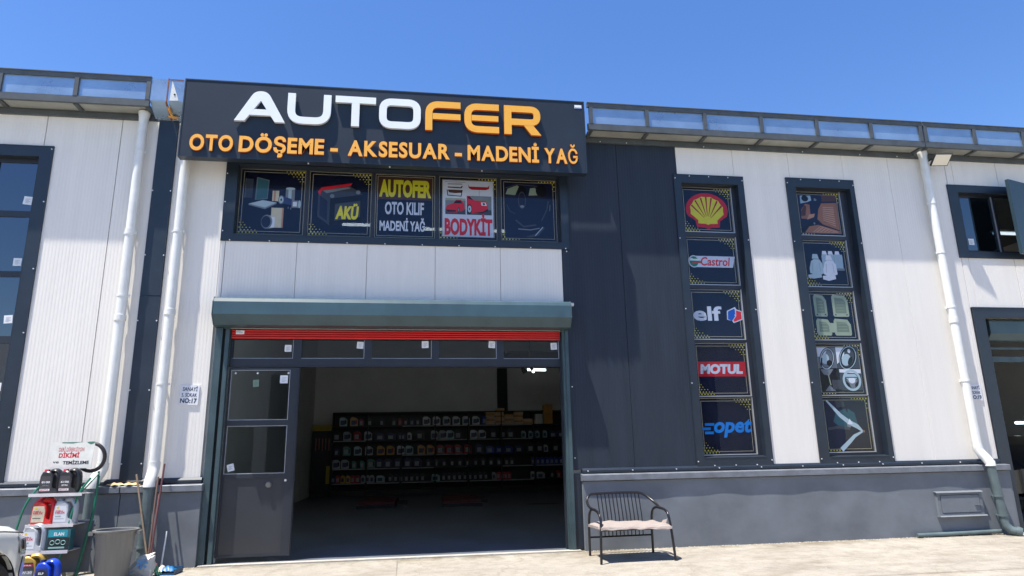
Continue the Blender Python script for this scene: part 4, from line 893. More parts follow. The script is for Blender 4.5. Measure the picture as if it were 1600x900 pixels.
# fill the gaps of each row with dark stock
for r_, row in enumerate(rows):
    used = sorted([(dx-(.17, .10, .19)[tl], dx+(.17, .10, .19)[tl]) for _, dx, tl in row]); x = .2; rf = random.Random(20+r_)
    while x < 12.2:
        if all(b < x-.12 or a > x+.12 for a, b in used) and not (r_ == 0 and x > 6.2) and not (r_ > 2 and 7.6 < x < 8.2):
            row.append((rf.choice(['black', 'navy', 'black', 'navy', 'green', 'red']), x, 1)); x += .24
        else: x += .08
rn = random.Random(5)
for r_, row in enumerate(rows):
    for col, dx, tl in row:
        o = link('oil_jug', small_jug(col, tl), None, (-3.05+dx, 18.42+rn.uniform(-.03, .05), TZ[r_]+.001), rn.uniform(-.12, .12))
        kind = ('large jug', 'small bottle', 'square canister')[tl]
        tag(o, '%s %s on the %s shelf at the back of the workshop' % (col, kind, RN[r_]), 'oil bottle', 'oil containers on the back wall shelving')
# stacked cartons at the right end of the top shelf
CART = pm('carton_orange', (.55, .27, .06), .7, var=.2, scale=4); CART2 = pm('carton_cream', (.72, .55, .38), .7, var=.2)
cm = M().box(-.19, .19, -.15, .15, 0, .066).box(-.185, .185, -.152, -.1505, .012, .03, 1).mesh('parts_carton', [CART2, CART]); cm2 = M().box(-.19, .19, -.15, .15, 0, .066).mesh('parts_carton', [CART])
for cx, n_, wh in ((6.55, 7, 'leftmost carton stack'), (6.97, 9, 'tallest carton stack'), (7.38, 6, 'stack behind the black column'), (7.78, 7, 'stack just right of the black column'), (8.18, 3, 'first low stack'), (8.56, 3, 'second low stack')):
    for k in range(n_):
        o = link('parts_carton', cm if (k+int(cx*3)) % 3 else cm2, None, (-3.05+cx+rn.uniform(-.02, .02), 18.45, 2.781+.076*k), rn.uniform(-.1, .1))
        tag(o, 'small cream and orange carton in the %s, top shelf' % wh, 'box', 'cartons stacked at the right end of the top shelf')
tag(link('parts_carton', M().box(-.19, .19, -.15, .15, 0, .82).mesh('parts_carton', [CART]), None, (6.02, 18.4, 2.781)), 'tall orange carton standing on the top shelf at its right end', 'box')
tag(link('parts_carton', M().box(-.16, .16, -.15, .15, 0, .42).mesh('parts_carton', [pm('carton_pale', (.6, .6, .55), .6)]), None, (5.62, 18.4, 2.781)), 'pale carton standing beside the tall orange one on the top shelf', 'box')
# tool wall left of the shelving
tw = thing('tool_cabinet', 'dark tool cabinet with a yellow header left of the back shelving', 'cabinet', (-3.28, 18.3, 0))
M().box(-.55, .2, 0, .5, 0, 2.6).build('cabinet_body', SHELFM, tw); M().box(-.56, .2, -.02, .5, 2.601, 2.86).build('header_panel', pm('yellow_panel', (.42, .30, .02), .5), tw)
for k in range(5): M().box(-.42+.13*k, -.38+.13*k, -.03, -.002, 1.8+.05*(k % 2), 2.3).build('hanging_tool', pm('chrome_tool', (.3, .12, .1), .4, metal=.4), tw)
M().box(.05, .19, -.03, -.002, .5, 1.2).build('yellow_door', pm('yellow_panel', (.42, .30, .02), .5), tw)
# flush vehicle lift platforms
for i, (lx, ly, wd, ln) in enumerate(((-.85, 12.2, 1.1, 2.6), (1.75, 12.2, 1.15, 3.3))):
    t = thing('lift_platform', ('left', 'right')[i]+' one of two red vehicle lift platforms low on the workshop floor', 'vehicle lift', (lx, ly, 0), R(-2))
    M().box(-wd/2, wd/2, -ln/2, ln/2, .06, .17).build('platform', pm('lift_red', (.10, .012, .015), .5, var=.3), t)
    M().box(-wd/2-.02, wd/2+.02, -ln/2-.2, -ln/2-.005, .0, .10).build('ramp', SHELFM, t); M().box(-wd/2+.08, wd/2-.08, -ln/2+.1, ln/2-.1, .0, .059).build('lift_base', SHELFM, t)
    M().box(wd/2+.02, wd/2+.32, -.2, .4, .0, .12).build('lift_motor', SHELFM, t)
m = M(); m.lathe([(0, .004), (.5, .004), (.52, 0)], (0, 0, 0), 20, sy=.6); tag(m.build('oil_drip_mat', SHELFM, None, (4.2, 10.6, 0)), 'dark mat lying flat on the workshop floor near the right jamb', 'mat')
# lit tubes and the lamp cluster inside
def tube_lamp(x, y, z, ln, label, mat, rz=0):
    t = thing('tube_lamp', label, 'ceiling lamp', (x, y, z), rz)
    M().box(-ln/2, ln/2, -.05, .05, .035, .07).build('lamp_body', CEIL, t); M().tube([(-ln/2+.03, 0, 0), (ln/2-.03, 0, 0)], .03, 8).build('lit_tube', mat, t); return t
tube_lamp(-1.12, 2.6, 5.75+.42, .62, 'lit white tube behind the battery poster', TUBEF); tube_lamp(.50, 2.6, 6.12, .52, 'lit white tube behind the white car poster', TUBEF); tube_lamp(1.93, 2.6, 6.12, .62, 'lit white tube behind the dark car interior poster', TUBEF)
tube_lamp(3.74, 8.6, 3.90, .62, 'lit white ceiling tube seen at the upper right of the open entrance', TUBE, R(8))
tube_lamp(12.6, .9, 5.82, .9, 'dim glowing bar that stands for a reflection in the small upper window at the right', emit('tube_reflection_glow', (.75, .88, .95), .5)); tube_lamp(15.3, 4, 1.95+.05, .9, 'lit tube glowing low inside the right hand unit', TUBE)  # small window: faint emission put in for a reflection on the glass
sp_ = thing('spot_lamp', 'black spotlight pair hanging below the transom inside, one lit', 'spotlight', (3.07, 6.0, 3.62))
M().tube([(0, 0, 3.1), (0, 0, .02)], .012, 6).build('cord', BACKM, sp_); M().tube([(-.2, 0, .02), (-.12, 0, -.12)], [.04, .07], 10).build('spot_head', BACKM, sp_)
M().tube([(.02, 0, .02), (.06, -.05, -.06)], [.03, .045], 10).build('spot_head', BACKM, sp_); M().lathe([(.0, -.04), (.035, -.02), (.035, .02), (0, .04)], (.075, -.075, -.09), 12).build('lit_bulb', emit('lit_bulb_glow', (1, 1, 1), 2), sp_)

# ================================================================== bench and cushion
def curve(pts, n=8):                                        # Catmull-Rom through points
    P = [Vector(p) for p in pts]; out = []
    for i in range(len(P)-1):
        a = P[max(i-1, 0)]; b = P[i]; c = P[i+1]; d = P[min(i+2, len(P)-1)]
        for k in range(n):
            t = k/n; out.append(.5*((2*b)+(c-a)*t+(2*a-5*b+4*c-d)*t*t+(3*b-a-3*c+d)*t**3))
    return out+[P[-1]]
bn = thing('metal_bench', 'black tubular metal bench with spindle back standing before the grey plinth', 'bench', (3.27, -.80, 0), R(2.5))
YB, YF = .33, -.37; XL, XR = -.56, .56
for x, sx in ((XL, -1), (XR, 1)):
    xf_ = x+sx*.02
    M().tube(curve([(x-sx*.0, YB, gz(-.5)), (x, YB-.01, .35), (x, YB-.05, .58), (x, YB-.16, .675), (x+sx*.01, (YB+YF)/2, .69), (xf_, YF+.12, .655), (xf_, YF+.03, .55), (xf_+sx*.02, YF, .30), (xf_+sx*.04, YF-.02, gz(-1.15))], 6), .021, 10).build('leg_frame', BLKT, bn, smooth=True)
M().tube(curve([(XL+.03, YB-.30, .68), (XL-.03, YB-.18, .72), (XL-.03, YB-.05, .80), (XL+.03, YB+.02, .885), (XL+.16, YB+.05, .91), (0, YB+.06, .915), (XR-.22, YB+.05, .91), (XR-.09, YB+.02, .875), (XR-.0, YB-.08, .79), (XR+.04, YB-.2, .72), (XR+.03, YB-.30, .68)], 6), .021, 10).build('back_rail', BLKT, bn, smooth=True)
for k in range(12):
    x = -.37+.068*k; M().tube(curve([(x+.0, YB+.055, .905), (x+.012, YB+.03, .70), (x+.02, YB+.0, .50), (x+.018, YB-.01, .25)], 3), .0085, 6).build('spindle', BLKT, bn, smooth=True)
M().tube([(XL, YB, .245), (XR, YB, .245)], .014, 8).build('lower_bar', BLKT, bn)
M().tube([(XL, YB-.01, .43), (XR, YB-.01, .43)], .016, 8).build('seat_bar', BLKT, bn); M().tube([(XL-.02, YF+.03, .42), (XR+.02, YF+.03, .42)], .020, 8).build('seat_bar', BLKT, bn)
M().box(XL+.01, XR-.01, YF+.05, YB-.02, .425, .44).build('seat', BLKT, bn)
def cush(u, v):
    x = -.60+1.20*u; y = YF-.015+(.64)*v; a = math.pi*2
    e = min(u, 1-u, v*.6, (1-v)*.6)*9; zz = .448+.048*min(1, e)**.6+.005*math.sin(u*19+v*3)+.004*math.sin(u*31-v*9)+.008*math.sin(u*5+1)
    x += .012*math.sin(v*9); y += .006*math.sin(u*13)+.012*math.sin(u*5)
    return x, y, zz
def cushb(u, v): x, y, z = cush(u, v); return x, y, .443
cm_ = M().sheet(cush, 60, 16)
def rim_(u, v):
    t = u*4; k = int(t) % 4; q = t-int(t)
    a, b = ((q, 0), (1, q), (1-q, 1), (0, 1-q))[k] if u < 1 else (0, 0)
    x, y, z = cush(a, b); drop = .024+.012*math.sin(a*7+1)+.006*math.sin(a*17)
    return x*(1+.0*v), y-(.012*v if k == 0 else 0), z-(.5*drop+.02)*v
cm_.sheet(rim_, 120, 3)
# corner of the cloth turned up over the right end and hanging at the left
cm_.sheet(lambda u, v: (.55+.035*v+.01*math.sin(u*5), YF+.10+.16*u, .47+.075*v*(1-.5*u)), 5, 4); cm_.sheet(lambda u, v: (-.58-.02*math.sin(v*3), YF-.02+.16*u, .46-.085*v*(1-.4*u)), 5, 4)
def cushmat():
    m, n, l, b = nodes('cushion_cloth'); tc = n.new('ShaderNodeTexCoord'); wv = n.new('ShaderNodeTexWave'); wv.bands_direction = 'Y'; wv.inputs['Scale'].default_value = 16; wv.inputs['Distortion'].default_value = 2.5
    l.new(tc.outputs['Object'], wv.inputs[0]); nz = n.new('ShaderNodeTexNoise'); nz.inputs['Scale'].default_value = 5; l.new(tc.outputs['Object'], nz.inputs[0])
    a = n.new('ShaderNodeMix'); a.data_type = 'RGBA'; a.inputs[6].default_value = (.32, .265, .245, 1); a.inputs[7].default_value = (.37, .34, .29, 1); l.new(nz.outputs[0], a.inputs[0])
    c = n.new('ShaderNodeMix'); c.data_type = 'RGBA'; c.inputs[7].default_value = (.22, .15, .145, 1); r_ = n.new('ShaderNodeMath'); r_.operation = 'MULTIPLY'; r_.inputs[1].default_value = .55
    l.new(wv.outputs[0], r_.inputs[0]); l.new(r_.outputs[0], c.inputs[0]); l.new(a.outputs[2], c.inputs[6]); l.new(c.outputs[2], b.inputs['Base Color']); b.inputs['Roughness'].default_value = .95
    bp = n.new('ShaderNodeBump'); bp.inputs['Strength'].default_value = .5; l.new(wv.outputs[0], bp.inputs['Height']); bp.inputs['Distance'].default_value = .006; l.new(bp.outputs[0], b.inputs['Normal']); return m
tag(cm_.build('seat_cushion', cushmat(), None, (3.27, -.80, 0), R(2.5), smooth=60), 'thin crumpled pink and cream seat pad lying on the black bench', 'cushion').scale = (.90, .97, .945)

bn.scale = (.90, .97, .945)
# ================================================================== oil rack with cans
RY = -.95
rk = thing('wire_rack', 'green wire display rack with pale shelves standing at the left before the plinth', 'rack', (-4.5, RY, 0))
q = lambda x, y, z: (x+4.5, y-RY, z)
for i, pth in enumerate((
    [(-4.60, -.78, 1.34), (-4.74, -.92, 1.24), (-4.86, -1.02, 1.02), (-4.93, -1.06, .70), (-5.0, -1.12, -.04)],
    [(-4.17, -.95, 1.28), (-4.27, -1.03, 1.05), (-4.33, -1.08, .6), (-4.40, -1.12, -.04)],
    [(-4.16, -.75, 1.36), (-4.165, -.75, .9), (-4.26, -.75, .3), (-4.31, -.75, -.03)],
    [(-4.62, -.72, 1.36), (-4.72, -.72, .9), (-4.82, -.72, -.03)])):
    M().tube([q(*p) for p in curve(pth, 6)], .014 if i < 3 else .012, 8).build('rack_post', GREENW, rk, smooth=True)
M().tube([q(*p) for p in curve([(-4.135, -.80, 1.30), (-4.145, -.82, .8), (-4.22, -.85, .2), (-4.25, -.88, -.03)], 5)], .016, 8).build('rack_post', GREENW, rk, smooth=True)
M().tube([q(*p) for p in curve([(-4.27, -1.03, 1.05), (-4.18, -.95, 1.20), (-4.12, -.85, 1.33)], 4)], .009, 6).build('hooked_wire', GREENW, rk, smooth=True)
SHW = pm('rack_shelf_white', (.62, .58, .58), .45, var=.12, scale=8)
for (xa, xb, z, ya, yb) in ((-4.84, -4.20, 1.075, -1.08, -.74), (-4.82, -4.25, .695, -1.10, -.74), (-4.95, -4.27, .375, -1.12, -.74)):
    m = M(); m.box(xa+4.5, xb+4.5, ya-RY, yb-RY, z, z+.012); m.box(xa+4.5, xb+4.5, ya-RY-.008, ya-RY-.0005, z-.018, z+.022); m.build('rack_shelf', SHW, rk)
m = M(); m.box(-.36, .36, .19, .2, .08, .72); m.build('back_mesh', pm('rack_back_grey', (.16, .17, .18), .6, var=.2), rk)
M().box(-.23, .37, .202, .212, .70, .735).build('rack_crossbar', SHW, rk)
# sign board on top
m = M(); m.prism([(-.285, -.175), (.27, -.17), (.275, .175), (-.26, .175)], -.006, 0, 0)
m.prism([(-.14, .178), (-.14, .166), (.0, .160), (.03, .168), (.12, .178)], -.0075, .0005, 3); m.prism([(.17, .178), (.19, .160), (.225, .145), (.26, .158), (.277, .178)], -.0075, .0005, 3)
text(m, 'DERİ DİREKSİYON', -.165, .15, .055, .108, -.0075, 1, .0, uni=1); text(m, 'DİKİMİ', -.155, .10, -.025, .032, -.0075, 1, .03, uni=1)
text(m, 've', -.215, -.14, -.10, -.075, -.0075, 2, .01); text(m, 'TEMİZLEME', -.09, .235, -.115, -.072, -.0075, 2, .03, uni=1)
sb = m.build('rack_sign', [pm('faded_white_board', (.60, .60, .55), .55, var=.12, scale=7), flat('sign_red', (.50, .02, .04)), flat('sign_black', (.03, .03, .04)), pm('peeled_green', (.05, .16, .12), .7)], None, (-4.485, -.86, 1.575)); sb.rotation_euler = (R(-6), 0, 0)
tag(sb, 'faded white board with red steering wheel stitching lettering on top of the wire rack', 'sign')
sw = thing('steering_wheel_cover', 'black leather steering wheel cover hung behind the white board on the rack', 'wheel cover', (-4.28, -.80, 1.55))
M().torus((.02, 0, 0), .185, .025, (.15, 1, .1), 40, 10).build('leather_ring', pm('black_leather', (.02, .016, .018), .45), sw, smooth=60)
def jug(label, x, y, z, w_, h_, body, cap, lab, lines, rz=0, left_cap=True, kind='jug', dep=.15):
    t = thing('oil_can', label, 'oil can', (x, y, z), rz)
    s = 1 if left_cap else -1
    def X(u): return s*(u-.5)*w_
    pts = [(0.02, 0), (.98, 0), (1.0, .05), (.97, .14), (.74, .22), (.70, .34), (.72, .56), (.66, .74), (.52, .84), (.36, .90), (.12, .86), (.03, .70), (0, .30)]
    p = [(X(u), v*h_) for u, v in pts]; p = p if s > 0 else p[::-1]
    M().prism(p, -dep/2, dep/2, ch=.013).build('can_body', body, t, smooth=35)
    hp = [(X(.90), 0, .08*h_), (X(.93), 0, .28*h_), (X(.93), 0, .62*h_), (X(.86), 0, .82*h_), (X(.70), 0, .91*h_), (X(.48), 0, .88*h_)]
    hm = M(); hm.tube([(a, b, c) for a, b, c in curve(hp, 4)], .030*w_/.25, 8); hm.v = [(a, b*1.9, c) for a, b, c in hm.v]; hm.build('handle', body, t, smooth=60)
    M().tube([(X(.20), 0, .86*h_), (X(.20), 0, .96*h_)], [.036, .033], 12).build('cap', cap, t)
    m = M(); yy = -dep/2-.002
    m.add([(X(a), yy, b*h_) for a, b in ((.06, .10), (.64, .10), (.66, .50), (.60, .70), (.10, .70))], [(0, 1, 2, 3, 4)], 0)
    for k, (txt, a, b, c, d, mi) in enumerate(lines):
        if txt == '#': m.add([(X(u), yy-.001, v*h_) for u, v in ((a, c), (b, c), (b, d), (a, d))], [(0, 1, 2, 3)], mi)
        elif txt == 'o': m.add([(X((a+b)/2)+(b-a)/2*w_*math.cos(q_), yy-.001, (c+d)/2*h_+(d-c)/2*h_*math.sin(q_)) for q_ in [R(20*i) for i in range(18)]], [tuple(range(18))], mi)
        else:
            xa, xb = sorted((X(a), X(b))); text(m, txt, xa, xb, c*h_, d*h_, yy-.0018, mi, .03)
    m.build('label', [lab, flat('ink_white', (.7, .7, .7)), flat('ink_red', (.55, .02, .05)), flat('ink_dark', (.03, .035, .06)), flat('ink_yellow', (.7, .5, .05)), flat('ink_grey', (.2, .22, .25))], t)
    return t
JB = pm('can_black', (.022, .023, .027), .33); JS = pm('can_silver', (.42, .44, .47), .36, metal=.15); JR = pm('can_red', (.58, .02, .02), .3); JG = pm('can_gold', (.50, .33, .07), .35, metal=.2); JBL = pm('can_blue', (.015, .06, .50), .28)
CR_ = pm('cap_red', (.65, .03, .07), .4); CG = pm('cap_grey', (.25, .26, .28), .4)
mot = [('#', .12, .58, .12, .19, 2), ('OIL', .17, .53, .135, .175, 1), ('5100', .20, .58, .36, .44, 1), ('10W40', .22, .56, .24, .29, 5), ('#', .2, .55, .53, .56, 5)]
dkl = pm('label_dark', (.05, .045, .05), .45, var=.4, scale=12)
def motj(x, y, z, lab_, c2):
    ln = [('#', .10, .60, .12, .20, 1), ('MOTUL', .13, .57, .135, .185, 2), ('6100' if c2 else '8100', .16, .58, .42, .50, 1), ('SYN', .22, .52, .30, .36, 5 if not c2 else 1)]
    return jug(lab_, x, y, z, .245, .325, JB, CR_, dkl, ln, R(-4))
motj(-4.635, -.97, 1.088, 'left black oil can with red cap on the top shelf of the rack', 0); motj(-4.405, -.97, 1.088, 'right black oil can with red cap on the top shelf of the rack', 1)
wl = pm('label_cream', (.52, .46, .34), .5, var=.2, scale=9); sl_ = pm('label_silver', (.60, .62, .66), .45, var=.1)
hel = [('o', .16, .28, .58, .67, 4), ('SHELL', .12, .50, .48, .53, 2), ('HELIX', .12, .58, .40, .47, 2), ('HX8', .14, .40, .28, .33, 5), ('#', .12, .56, .20, .215, 5)]
jug('red oil can with cream label on the second shelf of the rack', -4.655, -1.0, .708, .27, .33, JR, CR_, wl, hel[:3]+[('#', .12, .5, .24, .26, 3)], R(-5))
jug('silver oil can on the second shelf of the rack beside the red one', -4.395, -1.0, .708, .26, .33, JS, CG, sl_, hel, R(-3))
jug('silver oil can at the left of the third shelf of the rack', -4.705, -1.04, .388, .285, .345, JS, CG, sl_, hel, R(-8))
jug('small red oil can at the very back left of the rack second shelf', -4.70, -.86, .708, .20, .35, JR, CR_, wl, [], 0)
jug('golden oil can at the lower left of the rack beside the white car', -4.67, -1.09, .008, .30, .37, JG, JG, dkl, [('#', .1, .6, .58, .64, 2), ('MOTUL', .12, .55, .59, .63, 1), ('#', .1, .62, .28, .44, 5), ('5W-30', .12, .6, .34, .42, 1), ('#', .06, .64, .10, .16, 1)], R(4))
jug('blue oil can standing on the ground before the rack', -4.42, -1.22, -.045, .265, .36, JBL, pm('cap_blue', (.01, .02, .10), .3), pm('label_blue', (.02, .035, .16), .35), [('o', .08, .64, .22, .66, 3), ('ELF', .22, .46, .50, .57, 1), ('EVO', .22, .55, .40, .44, 5), ('5W-40', .2, .5, .30, .35, 1), ('#', .10, .62, .12, .20, 5)], R(-6))
bxo = thing('wiper_box', 'teal and black product box on the third shelf of the rack', 'box', (-4.40, -1.05, .388))
m = M(); m.box(-.135, .135, -.06, .06, 0, .265, 0); m.box(-.125, .10, -.0615, -.0605, .17, .255, 1); m.box(-.13, .13, -.0612, -.0604, .01, .16, 2); text(m, 'ELAN', -.06, .06, .185, .225, -.0625, 3, .04)
for k in range(3): m.torus((-.07+.065*k, -.063, .10+.01*(k % 2)), .026, .004, (0, 1, 0), 14, 4, 4)
m.box(-.11, .08, -.0628, -.0618, .03, .05, 4); m.build('box_body', [pm('box_teal', (.02, .10, .12), .4), pm('box_teal_light', (.02, .28, .34), .4), pm('box_black', (.012, .02, .024), .4, var=.5, scale=20), flat('ink_white', (.7, .7, .7)), flat('ink_pale_green', (.25, .42, .38))], bxo)

# ================================================================== bin, bag, brooms, dustpan, gloves
bi = thing('waste_bin', 'large round grey plastic bin standing between the drainpipes', 'bin', (-3.76, -1.0, gz(-1.0)))
bm = pm('bin_grey_plastic', (.165, .165, .16), .42, var=.1, scale=4, stretch=(8, 8, .6)); m = M()
m.lathe([(.0, .0), (.175, .0), (.185, .02), (.235, .62), (.25, .64), (.275, .645), (.275, .665), (.262, .67), (.235, .665), (.228, .60), (.178, .03), (0, .03)], n=40); m.build('bin_body', bm, bi, smooth=50)
M().box(-.32, -.262, -.05, .05, .60, .645).build('bin_handle', bm, bi); M().box(.262, .31, -.05, .05, .60, .645).build('bin_handle', bm, bi)
bg_ = thing('plastic_bag', 'crumpled white bag with a pale blue snowflake print leaning right of the bin', 'bag', (-3.48, -.72, gz(-.72)))
rn = random.Random(9); m = M()
base = [(-.30, .0), (.12, .0), (.135, .10), (.13, .27), (.12, .305), (-.02, .29), (-.06, .27), (-.13, .17), (-.24, .09), (-.30, .04)]
def bagf(u, v):
    k = u*len(base); i = int(k) % len(base); a = base[i]; b = base[(i+1) % len(base)]; t = k-int(k)
    x = a[0]+(b[0]-a[0])*t; z = a[1]+(b[1]-a[1])*t; cxx, czz = -.03, .11; s_ = 1-abs(v*2-1)**3*.45; wv = .012*math.sin(u*40+v*7)+.01*math.sin(u*23-v*13)
    return cxx+(x-cxx)*s_+wv, -.10+.2*v+.012*math.sin(u*17+v*5), max(0.001, czz+(z-czz)*s_+wv*.8)
m.sheet(bagf, 60, 12); m.sheet(lambda u, v: tuple(Vector(bagf(u, 0))*(1-v)+Vector((-.03, -.11, .11))*v), 60, 4); m.sheet(lambda u, v: tuple(Vector(bagf(u, 1))*(1-v)+Vector((-.03, .11, .11))*v), 60, 2)
m.build('bag_body', pm('bag_plastic', (.50, .50, .47), .45, var=.18, scale=9), bg_, smooth=60)
m = M()
for k in range(6):
    a = R(60*k+15); c_, s_ = math.cos(a), math.sin(a); m.ribbon([(.03+.01*c_, .195+.01*s_), (.03+.075*c_, .195+.068*s_)], [.007, .018], -.128, -.128)
m.build('snowflake_print', flat('print_ice_blue', (.16, .36, .62)), bg_)
def broom(label, a, b, r, mat, rz=0):
    t = thing('broom_handle', label, 'broom', (a[0], a[1], 0)); o_ = Vector((a[0], a[1], 0))
    M().tube([tuple(Vector(a)-o_), tuple(Vector(b)-o_)], r, 10).build('handle', mat, t, smooth=True); return t
t = broom('plain wooden stick leaning crookedly over the ledge', (-3.45, -.55, -.0), (-3.87, -.20, 1.30), .014, WOOD)
t = broom('brown handled broom standing upright at the drainpipe', (-3.50, -.50, .02), (-3.55, -.26, 1.26), .013, pm('brown_handle', (.16, .10, .08), .6))
t = broom('broom with pink and brown handle and green head left of the dustpan', (-3.44, -.62, .06), (-3.50, -.20, 1.44), .013, pm('maroon_handle', (.10, .035, .035), .45))
m = M(); m.tube([(-.003, .03, .12), (-.05, .31, 1.02)], .0145, 10); m.build('handle_sleeve', pm('pink_sleeve', (.42, .22, .20), .5), t, smooth=True)
m = M()
rn = random.Random(2)
for k in range(46):
    a = rn.uniform(-.16, .16); b = rn.uniform(-.04, .04); m.tube([(a*.55, b, .10), (a+rn.uniform(-.02, .02), b*1.6-.02, -.015)], [.007, .004], 4)
m.build('bristles', pm('green_bristles', (.12, .38, .20), .7, var=.3, scale=20), t, kind='stuff'); m = M(); m.box(-.10, .10, -.03, .03, .095, .125); m.build('broom_head', pm('pink_head', (.45, .16, .15), .5), t)
dp = thing('dustpan', 'blue and white dustpan lying at the foot of the plinth', 'dustpan', (-3.22, -.48, gz(-.48)), R(-12)); dp.scale = (.82, .82, .82)
m = M(); m.prismx([(-.14, .0), (.14, .012), (.15, .10), (.13, .10), (.12, .025), (-.14, .012)], -.17, .17); m.box(-.17, -.158, -.13, .14, .002, .08); m.box(.158, .17, -.13, .14, .002, .08); m.build('pan', pm('pan_blue', (.008, .05, .12), .4), dp)
m = M(); m.sheet(lambda u, v: (-.14+.27*u, -.10+.16*v, .055+.075*math.sin(u*3.1)*math.sin(v*2.8)+.008*math.sin(u*20+v*9)), 14, 8, 0); m.build('crumpled_wrapper', [pm('wrapper_blue', (.008, .12, .30), .45)], dp, smooth=60)
m = M(); m.sheet(lambda u, v: (-.17+.12*u, -.11+.17*v, .05+.09*math.sin(u*3.1)*math.sin(v*2.8)+.008*math.sin(u*20+v*9)), 8, 8, 0); m.build('crumpled_paper', [pm('wrapper_cream', (.6, .52, .42), .7)], dp, smooth=60)
M().tube([(-.17, .05, .06), (-.20, .18, .66)], .013, 8).build('pan_handle', PVC, dp)
gl = M()
for cx, ln, w_ in ((-.10, .16, .035), (.10, .17, .03)):
    gl.sheet(lambda u, v: (cx+(u-.5)*ln*2*.72, (v-.5)*.11+.01*math.sin(u*9), .003+w_*math.sin(u*3.14)**.5*math.sin(v*3.14)**.5+.006*math.sin(u*14+v*5)), 16, 8)
tag(gl.build('work_gloves', pm('glove_yellow', (.60, .42, .22), .8, var=.2, scale=12), None, (-4.08, -.09, 1.15), smooth=60), 'pair of yellowish work gloves lying on the ledge at the dark pillar', 'gloves')

